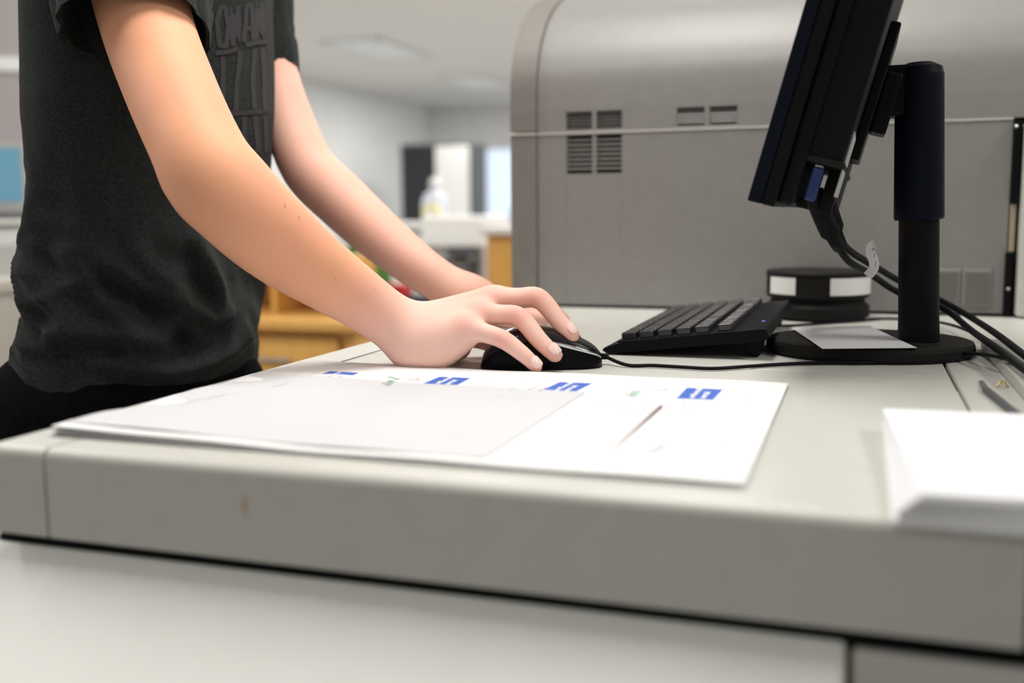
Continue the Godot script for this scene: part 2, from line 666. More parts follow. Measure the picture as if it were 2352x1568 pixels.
# ---------------------------------------------------------------- the table of the press, and the press
func make_table() -> void:
	var t := thing("machine_table", "pale grey flat-topped work table of a printing press with white door below", "work table", Vector3(-0.05, 0, -1.0))
	var o := -t.position
	var L := 0.893
	var add := func(n: String, a: Vector3, b: Vector3, m: Material, r := 0.002) -> MeshInstance3D:
		return span(n, a + o, b + o, m, t, r, 3)
	var lip := func(n: String, x0: float, x1: float, back: float) -> void:
		# flat top, rounded nose and an upright front face
		var q := PackedVector2Array([Vector2(back, L), Vector2(back, T)])
		for k in 9:
			var a := PI / 2 * (1.0 - k / 8.0)
			q.append(Vector2(-0.507 + cos(a) * 0.007, T - 0.007 + sin(a) * 0.007))
		q.append(Vector2(-0.5, L))
		for k in q.size():
			q[k].x += o.z
		var st := begin()
		add_prism(st, q, -x1 - o.x, -x0 - o.x, Transform3D(Basis(Vector3(0, 0, 1), Vector3(0, 1, 0), Vector3(-1, 0, 0)), Vector3.ZERO))
		part(n, st.commit(), M.machine, t)
	lip.call("front_cover", -0.4785, 0.0765, -0.8745)
	add.call("middle_cover", Vector3(-0.4785, L, -0.9515), Vector3(0.0765, T - 0.0003, -0.8755), M.machine, 0.0012)
	add.call("rear_cover", Vector3(-0.4785, L, -1.5), Vector3(0.0765, T - 0.0002, -0.9525), M.machine, 0.0012)
	lip.call("end_cover", -0.5220, -0.4805, -1.5)
	add.call("side_cover", Vector3(0.0790, L, -0.9775), Vector3(0.40, T, -0.5), M.machine, 0.0015)
	add.call("side_cover", Vector3(0.0790, L, -1.5), Vector3(0.40, T, -0.9785), M.machine, 0.0015)
	add.call("rail", Vector3(0.120, T, -1.145), Vector3(0.40, T + 0.011, -0.74), M.machine, 0.002)
	add.call("frame", Vector3(-0.5320, 0.02, -1.49), Vector3(0.39, L + 0.02, -0.512), M.gap, 0.002)
	var flap := span("door", Vector3(-0.2900, -0.45, -0.004), Vector3(0.2620, 0.0, 0.004), M.door, t, 0.003)
	flap.transform = Transform3D(Basis(Vector3.RIGHT, -deg_to_rad(46.0)), Vector3(-0.2625, 0.8815, -0.5125) + o) * flap.transform  # outward slope is added so the door catches more ceiling light
	add.call("door", Vector3(0.0025, 0.03, -0.51), Vector3(0.40, 0.8825, -0.502), M.machine, 0.003)
	add.call("end_panel", Vector3(-0.5400, 0.03, -1.49), Vector3(-0.5325, L - 0.007, -0.512), M.machine, 0.002)
	var stain := mat(lin(0.50, 0.33, 0.20), 0.6)
	var st := begin()
	var c := on_z(570, 1160, -0.5034) + o
	var ring := []
	for k in 14:
		var a := TAU * k / 14
		ring.append(c + Vector3(cos(a) * 0.0011 * (1.0 + 0.3 * sin(3 * a)), sin(a) * 0.006 - cos(a) * 0.001, 0))
	for k in ring.size():
		ring[k].z = -0.4996 + o.z
	flat(st, ring, Vector3(0, 0, 1))
	part("stain", st.commit(), stain, t)

func make_press() -> void:
	var t := thing("printing_press", "large grey press housing with curved hood and slotted vents behind the table", "printer", Vector3(-0.1, 0, -1.9))
	var o := -t.position
	# side outline of the hood, (z, y): upright front, bending back to a flat top
	var prof := [Vector2(-2.5, 1.211), Vector2(-1.503, 1.211), Vector2(-1.5035, 1.25), Vector2(-1.506, 1.29), Vector2(-1.513, 1.315), Vector2(-1.524, 1.338), Vector2(-1.54, 1.36), Vector2(-1.562, 1.383), Vector2(-1.592, 1.405), Vector2(-1.632, 1.426), Vector2(-1.69, 1.446), Vector2(-1.77, 1.460), Vector2(-1.88, 1.466), Vector2(-2.5, 1.466)]
	var fine := [prof[0]]
	for i in range(1, prof.size() - 1):
		for k in 6:
			fine.append(prof[i].cubic_interpolate(prof[i + 1], prof[maxi(i - 1, 1)], prof[mini(i + 2, prof.size() - 1)], k / 6.0))
	fine.append(prof[-1])
	prof = fine
	var turned := Transform3D(Basis(Vector3(0, 0, 1), Vector3(0, 1, 0), Vector3(-1, 0, 0)), Vector3.ZERO)   # outline x -> z, extrusion -> -x
	var outline := func(grow: float, bottom: float) -> PackedVector2Array:
		var q := PackedVector2Array()
		for p in prof:
			q.append(Vector2(p.x + o.z + (grow if p.x > -2.4 else 0.0), maxf(p.y, bottom)))
		return q
	# hood front with vent openings: everything behind the front sheet is a solid body set back by 12 mm
	var st := begin()
	add_prism(st, outline.call(0.0, 1.2435), -0.9 - o.x, 0.4665 - o.x, turned)
	var holes_up := [[-0.4222, -0.3822], [-0.3758, -0.3372], [-0.2566, -0.2172], [-0.2105, -0.1712]]
	var body := part("hood", st.commit(), M.hood, t)
	# the strip of hood that holds the upper vents
	strip(body, holes_up, -0.4665, 0.9, 1.2110, 1.2435, 1.2155, 1.2405, -1.503, o, M.hood, "hood_strip")
	var lower := span("lower_panel", Vector3(-0.4665, T + 0.004, -1.53) + o, Vector3(-0.4225, 1.2085, -1.5015) + o, M.hood, t, 0.001)
	strip(lower, [[-0.4208, -0.3815], [-0.3755, -0.3372]], -0.4225, -0.337, 1.1480, 1.2085, 1.1500, 1.2060, -1.5015, o, M.hood, "panel_strip")
	lower.name = "lower_panel"
	span("lower_panel", Vector3(-0.4225, T + 0.004, -1.53) + o, Vector3(-0.337, 1.148, -1.5015) + o, M.hood, t, 0.0005)
	span("lower_panel", Vector3(-0.337, T + 0.004, -1.53) + o, Vector3(0.1835, 1.2085, -1.5015) + o, M.hood, t, 0.0005)
	span("ledge", Vector3(-0.4665, 1.2080, -1.52) + o, Vector3(0.1835, 1.2105, -1.5000) + o, M.machine, t, 0.0008)
	# vents
	vent(t, o, -0.4222, -0.3822, 1.2155, 1.2405, 5, -1.503, 0.0)
	vent(t, o, -0.3758, -0.3372, 1.2155, 1.2405, 5, -1.503, 0.0)
	vent(t, o, -0.2566, -0.2172, 1.2155, 1.2405, 5, -1.503, 0.7)
	vent(t, o, -0.2105, -0.1712, 1.2155, 1.2405, 5, -1.503, 0.7)
	vent(t, o, -0.4208, -0.3815, 1.1500, 1.2060, 8, -1.5015, 0.0)
	vent(t, o, -0.3755, -0.3372, 1.1500, 1.2060, 8, -1.5015, 0.0)
	# raised grilles low on the right
	for k in 2:
		var x: float = [0.092, 0.131][k]
		var g := span("grille", Vector3(x, 0.962, -1.503) + o, Vector3(x + 0.036, 1.013, -1.4985) + o, M.hood, t, 0.0015)
		var bar := rbox(Vector3(0.030, 0.0016, 0.002), 0.0005, 1)
		for j in 12:
			part("slat", bar, M.cap, g, Vector3(0, -0.021 + j * 0.0038, 0.0026))
	# the end cap on the left, slightly proud
	st = begin()
	add_prism(st, outline.call(0.006, 1.2135), 0.4675 - o.x, 0.508 - o.x, turned)
	part("end_cap", st.commit(), M.cap, t)
	span("end_cap", Vector3(-0.508, T + 0.004, -2.5) + o, Vector3(-0.4675, 1.2085, -1.4965) + o, M.cap, t, 0.002)
	span("end_trim", Vector3(-0.5085, 1.2080, -1.56) + o, Vector3(-0.4675, 1.2110, -1.4950) + o, M.machine, t, 0.001)
	# housing behind the panels, standing on the floor
	span("housing", Vector3(-0.46, 0.0, -2.5) + o, Vector3(0.9, 1.2, -1.535) + o, M.hood, t, 0.002)
	# hinge gap and the cover on the right
	span("gap", Vector3(0.1835, T + 0.004, -1.53) + o, Vector3(0.2, 1.2105, -1.515) + o, M.gap, t, 0.001)
	span("hinge", Vector3(0.1845, 1.10, -1.516) + o, Vector3(0.1935, 1.206, -1.492) + o, M.black, t, 0.001)
	span("hinge", Vector3(0.1815, 0.952, -1.516) + o, Vector3(0.1905, 1.035, -1.492) + o, M.black, t, 0.001)
	span("hinge_post", Vector3(0.1850, 1.036, -1.515) + o, Vector3(0.1915, 1.099, -1.496) + o, mat(lin(0.36, 0.29, 0.22), 0.5), t, 0.001)
	var ball := lathe([Vector2(0.0, -0.0026), Vector2(0.0018, -0.0018), Vector2(0.0026, 0), Vector2(0.0018, 0.0018), Vector2(0.0, 0.0026)], 12)
	for p in [on_z(2316, 663, -1.487), on_z(2334, 290, -1.47)]:
		part("screw", ball, M.steel, t, p + o)
	span("side_door", Vector3(0.1955, T + 0.002, -1.53) + o, Vector3(0.6, 1.203, -1.475) + o, M.machine, t, 0.004)

# a horizontal strip of panel with openings in it, as pieces between the openings
func strip(parent: Node3D, holes: Array, x0: float, x1: float, y0: float, y1: float, hy0: float, hy1: float, z: float, o: Vector3, m: Material, called: String) -> void:
	var st := begin()
	var put := func(xa: float, xb: float, ya: float, yb: float) -> void:
		var c := Vector3((xa + xb) / 2, (ya + yb) / 2, z - 0.011) + o - (parent.position if parent.get_parent() != self else Vector3.ZERO)
		add_rbox(st, Vector3(xb - xa, yb - ya, 0.022), 0.0002, 1, Transform3D(Basis.IDENTITY, c))
	put.call(x0, x1, y0, hy0)
	put.call(x0, x1, hy1, y1)
	var at := x0
	for h in holes:
		if h[0] - at > 0.0005:
			put.call(at, h[0], hy0, hy1)
		at = h[1]
	if x1 - at > 0.0005:
		put.call(at, x1, hy0, hy1)
	part(called, st.commit(), m, parent)

func vent(t: Node3D, o: Vector3, x0: float, x1: float, y0: float, y1: float, n: int, z: float, pale: float) -> void:
	var c := Vector3((x0 + x1) / 2, (y0 + y1) / 2, z) + o
	var v := part("vent", rbox(Vector3(x1 - x0, y1 - y0, 0.002), 0.0003, 1), M.gap, t, c + Vector3(0, 0, -0.020))
	var pitch := (y1 - y0) / n
	var slat := rbox(Vector3(x1 - x0 + 0.001, pitch * (0.30 if n < 6 else 0.40), 0.004), 0.0006, 1)
	for k in n - 1:
		part("slat", slat, M.white_plastic if pale > 0.0 and k < n - 2 else M.hood, v, Vector3(0, y0 - (y0 + y1) / 2 + pitch * (k + 1), 0.0155), Vector3.ZERO)

# ---------------------------------------------------------------- the person
var ripple := FastNoiseLite.new()

func sm(a: float, b: float, x: float) -> float:
	return smoothstep(a, b, x) if a < b else 1.0 - smoothstep(b, a, x)

func skin(p: Vector3, hand: float) -> Color:
	var n := ripple.get_noise_3dv(p * 60.0) * 0.5 + ripple.get_noise_3dv(p * 220.0) * 0.5
	var c := Color(0.90, 0.44, 0.26).lerp(Color(0.97, 0.62, 0.525), hand)
	c = c.lerp(Color(0.80, 0.34, 0.24), clampf(0.15 + n * 0.6, 0.0, 0.4))
	return c

# torso rings: [height, centre x, centre z, half depth (x), half width (z)]
var rings := []

func ring_at(y: float) -> Array:
	for i in rings.size() - 1:
		var a = rings[i]
		var b = rings[i + 1]
		if y >= b[0]:
			var f := clampf((a[0] - y) / (a[0] - b[0]), 0.0, 1.0)
			var out := []
			for k in 5:
				out.append(lerpf(a[k], b[k], f))
			return out
	return rings[-1]

# folds of the cloth: ridges (or valleys) along lines of (arc, height)
var folds := []

func fold_reach(f: Dictionary, th: float, y: float) -> float:
	var p := Vector2(th * 0.15, y)
	if p.x < f.lo.x or p.x > f.hi.x or p.y < f.lo.y or p.y > f.hi.y:
		return 0.0
	var best := 1.0
	for i in f.line.size() - 1:
		best = minf(best, p.distance_to(Geometry2D.get_closest_point_to_segment(p, f.line[i], f.line[i + 1])))
	return exp(-pow(best / f.w, 2.0))

func add_fold(pixels: Array, a: float, w: float) -> void:
	var line := []
	var lo := Vector2.ONE * 1e9
	var hi := -lo
	for q in pixels:
		var p := hit_cloth(q[0], q[1])
		var r := ring_at(p.y)
		var c: float = (p.x - r[1]) / r[3]
		var e: float = (p.z - r[2]) / r[4]
		var th := atan2(signf(e) * pow(absf(e), 1.136), signf(c) * pow(absf(c), 1.136))
		var at := Vector2(th * 0.15, p.y)
		line.append(at)
		lo = lo.min(at)
		hi = hi.max(at)
	folds.append({"line": line, "a": a, "w": w, "lo": lo - Vector2.ONE * w * 2.5, "hi": hi + Vector2.ONE * w * 2.5})

func cloth(y: float, th: float, grow := 0.0) -> Vector3:
	var r := ring_at(y)
	var s := th * 0.15
	var low := sm(1.17, 1.0, y) * sm(0.925, 0.99, y)
	var side := pow(maxf(0.0, sin(th)), 0.5)
	# long slanting drapes towards the hip, then smaller creases
	var u := s * 0.75 + y * 0.66
	var v := -s * 0.66 + y * 0.75
	var ridge := 1.0 - absf(ripple.get_noise_2d(u * 30.0 + 3.0, v * 170.0 + 40.0)) * 2.6
	var d := ridge * 0.013 * low * (0.25 + 0.75 * side)
	d += (1.0 - absf(ripple.get_noise_2d(s * 120.0 - y * 40.0, y * 260.0 + 15.0)) * 2.5) * 0.009 * low * (0.3 + 0.7 * side)
	d += ripple.get_noise_2d(s * 160.0, y * 60.0 + 77.0) * (0.004 + 0.003 * low)
	d += ripple.get_noise_2d(u * 260.0 + 31.0, v * 700.0) * 0.0012 * sm(1.3, 1.1, y)
	for f in folds:
		d += f.a * fold_reach(f, th, y)
	# a flat hem band at the bottom
	var c := cos(th)
	var q := sin(th)
	var a: float = r[3] + d + grow
	var b: float = r[4] + d + grow
	return Vector3(r[1] + signf(c) * pow(absf(c), 0.88) * a, y, r[2] + signf(q) * pow(absf(q), 0.88) * b)

func make_person() -> void:
	ripple.seed = 5
	ripple.frequency = 0.05
	ripple.fractal_octaves = 2
	# silhouette of the shirt: middle and half width in pixels down the side of the picture
	var base := px(300, 840, 1.19)
	for e in [[358, -20, 264], [360, 120, 264], [362, 250, 264], [364, 400, 252], [358, 560, 240], [351, 700, 236], [328, 830, 247], [322, 880, 250]]:
		var c := px(e[0], e[1], 1.19)
		var w: float = e[2] * 1.19 / FOCAL / 0.131
		rings.append([c.y, c.x, c.z, 0.105 * w, 0.165 * w])
	var top: Array = rings[0]
	for e in [[1.36, 0.98, 1.04], [1.395, 0.84, 0.86], [1.42, 0.66, 0.52], [1.437, 0.58, 0.42]]:
		rings.push_front([e[0], top[1], top[2], top[3] * e[1], top[4] * e[2]])
	var made := []
	for f in [
		[[[245, 590], [302, 622]], 0.0096, 0.0110], [[[245, 674], [281, 702], [316, 738], [372, 731]], 0.0144, 0.0132],
		[[[436, 545], [462, 600], [500, 678]], 0.0160, 0.0143], [[[133, 762], [200, 752], [298, 748]], 0.0112, 0.0110],
		[[[298, 800], [386, 806], [473, 785], [543, 730]], 0.0160, 0.0143], [[[238, 790], [298, 808]], 0.0080, 0.0088],
		[[[75, 724], [126, 692]], 0.0055, 0.0110], [[[382, 671], [438, 674], [491, 692]], 0.0112, 0.0110],
		[[[60, 800], [130, 797]], 0.0080, 0.0099], [[[417, 566], [452, 632], [484, 684]], -0.0128, 0.0088],
		[[[80, 480], [95, 540], [88, 590]], 0.0070, 0.0220], [[[250, 640], [330, 690], [420, 760]], -0.0112, 0.0110],
		[[[150, 790], [260, 772], [380, 778]], -0.0096, 0.0099], [[[300, 560], [360, 610], [400, 640]], 0.0096, 0.0110]]:
		made.append(f)
	for f in made:
		add_fold(f[0], f[1], f[2])
	var person := thing("person", "person in black t-shirt and trousers leaning on the table, hand on the mouse", "person", Vector3(base.x, 0, base.z))
	var o := -person.position
	var away := Transform3D(Basis.IDENTITY, o)

	# ---- body: one mesh
	var skin_mat := mat(Color.WHITE, 0.58)
	skin_mat.metallic_specular = 0.35
	skin_mat.vertex_color_use_as_albedo = true
	skin_mat.subsurf_scatter_enabled = true
	skin_mat.subsurf_scatter_strength = 0.06
	relief(skin_mat, noise_tex(0.22, Color.BLACK, Color.WHITE, 512, 21), 0.012, 14.0)
	var st := begin()
	var hips := Vector3(rings[-1][1], 0.93, rings[-1][2])
	var chest := Vector3(top[1], 1.30, top[2])
	var neck := chest + Vector3(0.015, 0.12, 0)
	var head := chest + Vector3(0.075, 0.33, 0)
	var core := [
		{"k": 0.012, "limbs": [
			bend([[hips, 0.085], [hips.lerp(chest, 0.5), 0.085], [chest, 0.085]]),
			[[chest + Vector3(0, 0.03, 0.12), 0.05], [chest + Vector3(0, 0.03, -0.12), 0.05]],
			[[neck, 0.056], [neck + Vector3(0.03, 0.09, 0), 0.053]],
			[[head + Vector3(-0.025, 0.03, 0), 0.078], [head + Vector3(0.02, 0.02, 0), 0.072], [head + Vector3(0.035, -0.06, 0), 0.052]]]},
		{"k": 0.004, "limbs": [
			[[head + Vector3(0.088, 0.005, 0), 0.008], [head + Vector3(0.108, -0.03, 0), 0.012]],
			[[head + Vector3(0.09, -0.062, -0.015), 0.006], [head + Vector3(0.092, -0.062, 0.015), 0.006]],
			[[head + Vector3(-0.005, 0.012, 0.077), 0.014], [head + Vector3(-0.003, -0.02, 0.074), 0.010]],
			[[head + Vector3(-0.005, 0.012, -0.077), 0.014], [head + Vector3(-0.003, -0.02, -0.074), 0.010]]]},
	]
	add_body(st, core, 0.006, 0.009, func(p): return skin(p, 0.3))

	# right arm and hand
	var arm := limb([[296, -120, 1.045, 0.050], [318, -20, 1.03, 0.0465], [348, 90, 1.0, 0.0440], [388, 195, 0.965, 0.0425], [430, 292, 0.93, 0.0410], [474, 378, 0.905, 0.0405], [520, 438, 0.898, 0.0415], [588, 508, 0.905, 0.0405], [660, 570, 0.92, 0.0375], [740, 628, 0.935, 0.0325], [820, 682, 0.95, 0.0285], [890, 731, 0.96, 0.0255], [930, 757, 0.965, 0.0245], [965, 778, 0.965, 0.0235]], 4)
	var palm := [
		arm,
		limb([[446, 416, 0.905, 0.021], [468, 442, 0.900, 0.022]]),
		limb([[960, 782, 0.957, 0.0185], [1010, 770, 0.947, 0.0155], [1067, 752, 0.938, 0.0098]]),
		limb([[962, 772, 0.966, 0.0185], [1030, 745, 0.960, 0.0145], [1102, 722, 0.955, 0.0105]]),
		limb([[962, 764, 0.976, 0.0185], [1040, 722, 0.976, 0.0140], [1130, 686, 0.975, 0.0108]]),
		limb([[965, 764, 0.986, 0.0180], [1045, 722, 0.992, 0.0140], [1138, 683, 0.997, 0.0105]]),
		limb([[955, 800, 0.957, 0.0185], [1005, 806, 0.948, 0.0165], [1062, 780, 0.940, 0.0100]]),
		limb([[972, 790, 0.99, 0.0185], [1045, 792, 1.005, 0.0165]]),
	]
	var fingers := {
		"pinky": [[1067, 752, 0.938, 0.0099], [1115, 765, 0.931, 0.0089], [1158, 781, 0.926, 0.0086], [1203, 815, 0.922, 0.0073], [1231, 841, 0.9205, 0.0063]],
		"ring": [[1102, 722, 0.955, 0.0106], [1150, 722, 0.948, 0.0093], [1193, 728, 0.943, 0.0093], [1239, 781, 0.935, 0.0083], [1275, 815, 0.930, 0.0073]],
		"middle": [[1130, 686, 0.975, 0.0110], [1185, 687, 0.970, 0.0095], [1238, 686, 0.965, 0.0095], [1284, 738, 0.957, 0.0085], [1314, 770, 0.951, 0.0076]],
		"index": [[1140, 683, 0.997, 0.0100], [1192, 681, 0.996, 0.0088], [1238, 681, 0.992, 0.0086], [1282, 732, 0.984, 0.0078], [1306, 768, 0.976, 0.0070]],
		"thumb": [[1000, 765, 1.000, 0.0140], [1075, 770, 1.020, 0.0115], [1135, 787, 1.020, 0.0100], [1185, 805, 1.005, 0.0088]],
	}
	var chains := []
	for f in fingers:
		chains.append(limb(fingers[f], 4))
	var groups := [{"k": 0.007, "limbs": palm}]
	for c in chains:
		groups.append({"k": 0.002, "limbs": [c]})
	var wrist := px(930, 757, 0.965)
	var elbow := px(500, 415, 0.9)
	var knuckles := [px(1158, 776, 0.92), px(1193, 718, 0.937), px(1238, 674, 0.96), px(1067, 740, 0.93), px(1102, 708, 0.945)]
	var tips := [px(1231, 841, 0.92), px(1275, 815, 0.93), px(1314, 770, 0.95)]
	add_body(st, groups, 0.0026, 0.0026, func(p: Vector3):
		var along := (p - elbow).dot((wrist - elbow).normalized()) / (wrist - elbow).length()
		var c := skin(p, sm(0.55, 1.05, along))
		for q in knuckles:
			c = c.lerp(Color(0.90, 0.42, 0.35), 0.55 * sm(0.017, 0.004, p.distance_to(q)))
		for q in tips:
			c = c.lerp(Color(0.95, 0.49, 0.40), 0.5 * sm(0.014, 0.004, p.distance_to(q)))
		return c, T + 0.0008)

	# left arm, its hand flat on the table and turned away
	var w2 := px(1078, 690, 1.205)
	var left := limb([[556, -120, 1.34, 0.046], [596, 40, 1.33, 0.0365], [626, 165, 1.32, 0.0320], [663, 280, 1.30, 0.0325], [710, 387, 1.28, 0.0345], [783, 460, 1.26, 0.0345], [868, 538, 1.24, 0.0315], [958, 611, 1.22, 0.0270], [1038, 664, 1.208, 0.0235]], 4)
	left.append([w2, 0.0215])
	var lh := [left]
	var spread := [-0.034, -0.011, 0.012, 0.034]
	for k in 4:
		lh.append([[w2, 0.018], [Vector3(w2.x + 0.022 + spread[k] * 0.8, T + 0.021, w2.z - 0.078), 0.0115]])
	lh.append([[w2, 0.018], [w2 + Vector3(0.045, -0.02, -0.025), 0.014]])
	var lg := [{"k": 0.007, "limbs": lh}]
	for k in 4:
		var m := Vector3(w2.x + 0.022 + spread[k] * 0.8, T + 0.021, w2.z - 0.078)
		var len: float = [0.062, 0.076, 0.080, 0.068][k]
		lg.append({"k": 0.002, "limbs": [bend([[m, 0.0095], [m + Vector3(spread[k] * 0.25 + 0.006, 0.004, -len * 0.5), 0.0084], [m + Vector3(spread[k] * 0.45 + 0.008, -0.008, -len * 0.8), 0.0076], [m + Vector3(spread[k] * 0.5 + 0.009, -0.0135, -len), 0.0068]])]})
	lg.append({"k": 0.002, "limbs": [bend([[w2 + Vector3(0.04, -0.02, -0.025), 0.0125], [w2 + Vector3(0.062, -0.026, -0.05), 0.0105], [w2 + Vector3(0.066, -0.03, -0.08), 0.0088]])]})
	add_body(st, lg, 0.003, 0.0038, func(p): return skin(p, 0.75), T + 0.0008)
	var body_mesh := st.commit()
	var body := part("body", body_mesh, skin_mat, person, o)

	# a few small moles on the forearm
	var dot := lathe([Vector2(0, -0.0004), Vector2(0.0004, -0.0003), Vector2(0.0006, 0), Vector2(0.0004, 0.0003), Vector2(0, 0.0004)], 8)
	var mole_mat := mat(lin(0.45, 0.20, 0.11), 0.6)
	for q in [[655, 475], [688, 496], [688, 588], [735, 582], [860, 665], [250, 75], [655, 470], [770, 640], [510, 250]]:
		var t := 0.8
		while t < 1.1:
			var p := px(q[0], q[1], t)
			var near := 1.0
			for i in arm.size() - 1:
				var c := Geometry3D.get_closest_point_to_segment(p, arm[i][0], arm[i + 1][0])
				near = minf(near, p.distance_to(c) - arm[i][1])
			if near < 0.0:
				part("mole", dot, mole_mat, body, p)
				break
			t += 0.0005
	# finger nails of the right hand
	var nail_mat := mat(lin(0.95, 0.70, 0.64), 0.18)
	for i in 4:
		var j: Array = fingers[["pinky", "ring", "middle", "index"][i]]
		var dip := px(j[3][0], j[3][1], j[3][2])
		var tip := px(j[4][0], j[4][1], j[4][2])
		var dir := (tip - dip).normalized()
		var up: Vector3 = [Vector3(0.50, 0.50, 0.45), Vector3(0.50, 0.55, 0.38), Vector3(0.5, 0.62, 0.22), Vector3(0.45, 0.7, 0.1)][i]
		up = (up - dir * up.dot(dir)).normalized()
		var side := dir.cross(up)
		var r: float = j[4][3]
		var P := []
		for a in 9:
			var v := a / 8.0
			var rr := lerpf(lerpf(j[3][3], r, 0.72), r, v) + 0.0009
			var row := []
			for b in 9:
				var u := (b / 4.0 - 1.0) * 0.85 * pow(1.0 - pow(absf(2.0 * v - 1.0), 4.0) * 0.8, 0.5)
				row.append(tip - dir * r * 1.15 + dir * (v * 0.0108) + (up * cos(u) + side * sin(u)) * rr - up * 0.0015 * pow(v, 3.0))
			P.append(row)
		var ns := begin()
		add_grid(ns, P, false, up)
		part("fingernail", ns.commit(), nail_mat, body)

	# ---- hair and eyes (above the frame)
	st = begin()
	add_body(st, [{"k": 0.006, "limbs": [
		[[head + Vector3(-0.045, 0.035, 0), 0.078], [head + Vector3(0.005, 0.05, 0), 0.074], [head + Vector3(0.05, 0.065, 0), 0.045]],
		[[head + Vector3(-0.06, -0.02, 0.03), 0.05], [head + Vector3(-0.06, -0.02, -0.03), 0.05]]]}], 0.006, 0.009, func(_p): return Color.WHITE)
	part("hair", st.commit(), mat(lin(0.06, 0.04, 0.025), 0.5), person, o)
	var ball := lathe([Vector2(0, -0.011), Vector2(0.0078, -0.0078), Vector2(0.011, 0), Vector2(0.0078, 0.0078), Vector2(0, 0.011)], 12)
	for s in [-1.0, 1.0]:
		part("eye", ball, M.white_plastic, person, o + head + Vector3(0.079, 0.002, s * 0.03))

	# ---- shirt
	M.shirt = mat(Color.WHITE, 0.95)
	M.shirt.metallic_specular = 0.15
	M.shirt.rim_enabled = true
	M.shirt.rim = 0.1
	M.shirt.rim_tint = 0.4
	textured(M.shirt, noise_tex(0.03, lin(0.013, 0.0148, 0.0148), lin(0.042, 0.0475, 0.0465), 1024, 31, 6), 6.0)
	st = begin()
	var P := []
	var bottom := px(300, 884, 1.05).y
	var rows := 110
	for i in rows + 1:
		var y := lerpf(1.437, bottom, float(i) / rows)
		var row := []
		for j in 160:
			var th := TAU * j / 160 - PI
			var dip := -0.026 * cos(th) * sm(1.15, 0.93, y) + 0.003 * sin(th * 3.0 + 0.6) * sm(1.0, 0.93, y)
			var band := 0.0012 * sm(bottom + 0.024, bottom + 0.022, y)
			row.append(cloth(y, th, band) + Vector3(0, dip, 0) + o)
		P.append(row)
	var inner := []
	for j in 160:
		var q: Vector3 = P[-1][j]
		inner.append(Vector3(rings[-1][1] + o.x, q.y + 0.012, rings[-1][2] + o.z).lerp(q + Vector3(0, 0.012, 0), 0.985))
	P.append(inner)
	add_grid(st, P, true)
	sleeve(st, [px(268, -190, 1.07), px(290, -110, 1.045), px(304, -30, 1.02), px(310, 72, 1.0)], [0.085, 0.080, 0.072, 0.0665], o, 1.0)
	sleeve(st, [px(520, -200, 1.33), px(560, -90, 1.335), px(600, 60, 1.33), px(622, 168, 1.322)], [0.075, 0.062, 0.042, 0.0355], o, 0.35)
	var shirt := part("shirt", st.commit(), M.shirt, person)
	shirt_print(shirt, o)

	# ---- belt, trousers, shoes
	st = begin()
	var b0 := px(300, 905, 1.05).y
	P = []
	for y in [b0 - 0.018, b0 - 0.0165, b0 + 0.0165, b0 + 0.018]:
		var row := []
		for j in 64:
			var th := TAU * j / 64
			var r := ring_at(0.9)
			var g := 0.0 if absf(y - b0) < 0.017 else -0.003
			row.append(Vector3(r[1] + cos(th) * (r[3] * 0.93 + g), y, r[2] + sin(th) * (r[4] * 0.93 + g)) + o)
		P.append(row)
	add_grid(st, P, true)
	part("belt", st.commit(), M.black_soft, person)
	st = begin()
	var hc := Vector3(rings[-1][1], 0.86, rings[-1][2])
	var legs := [[[hc + Vector3(-0.035, 0.0, 0.075), 0.098], [hc + Vector3(-0.035, 0.0, -0.075), 0.098]], [[hc + Vector3(0.02, 0.01, 0.06), 0.095], [hc + Vector3(0.02, 0.01, -0.06), 0.095]]]
	for s in [-1.0, 1.0]:
		legs.append(bend([[hc + Vector3(-0.01, -0.02, s * 0.085), 0.095], [hc + Vector3(0.01, -0.22, s * 0.095), 0.082], [hc + Vector3(0.02, -0.42, s * 0.10), 0.064], [hc + Vector3(-0.01, -0.64, s * 0.105), 0.060], [hc + Vector3(-0.03, -0.79, s * 0.108), 0.056]]))
	add_body(st, [{"k": 0.012, "limbs": legs}], 0.008, 0.011, func(_p): return Color.WHITE)
	M.denim = textured(mat(Color.WHITE, 0.85), noise_tex(0.05, lin(0.003, 0.003, 0.004), lin(0.008, 0.0085, 0.010), 512, 33), 3.0)
	M.denim.metallic_specular = 0.1
	part("trousers", st.commit(), M.denim, person, o)
	for s in [-1.0, 1.0]:
		st = begin()
		var f := Vector3(hc.x - 0.03, 0.0, hc.z + s * 0.11)
		add_body(st, [{"k": 0.006, "limbs": [bend([[f + Vector3(-0.04, 0.045, 0), 0.042], [f + Vector3(0.05, 0.05, 0), 0.044], [f + Vector3(0.14, 0.035, 0), 0.042], [f + Vector3(0.19, 0.03, 0), 0.034]]), [[f + Vector3(-0.01, 0.06, 0), 0.045], [f + Vector3(-0.01, 0.09, 0), 0.044]]]}], 0.006, 0.008, func(_p): return Color.WHITE, 0.001)
		part("shoe", st.commit(), M.black_soft, person, o)

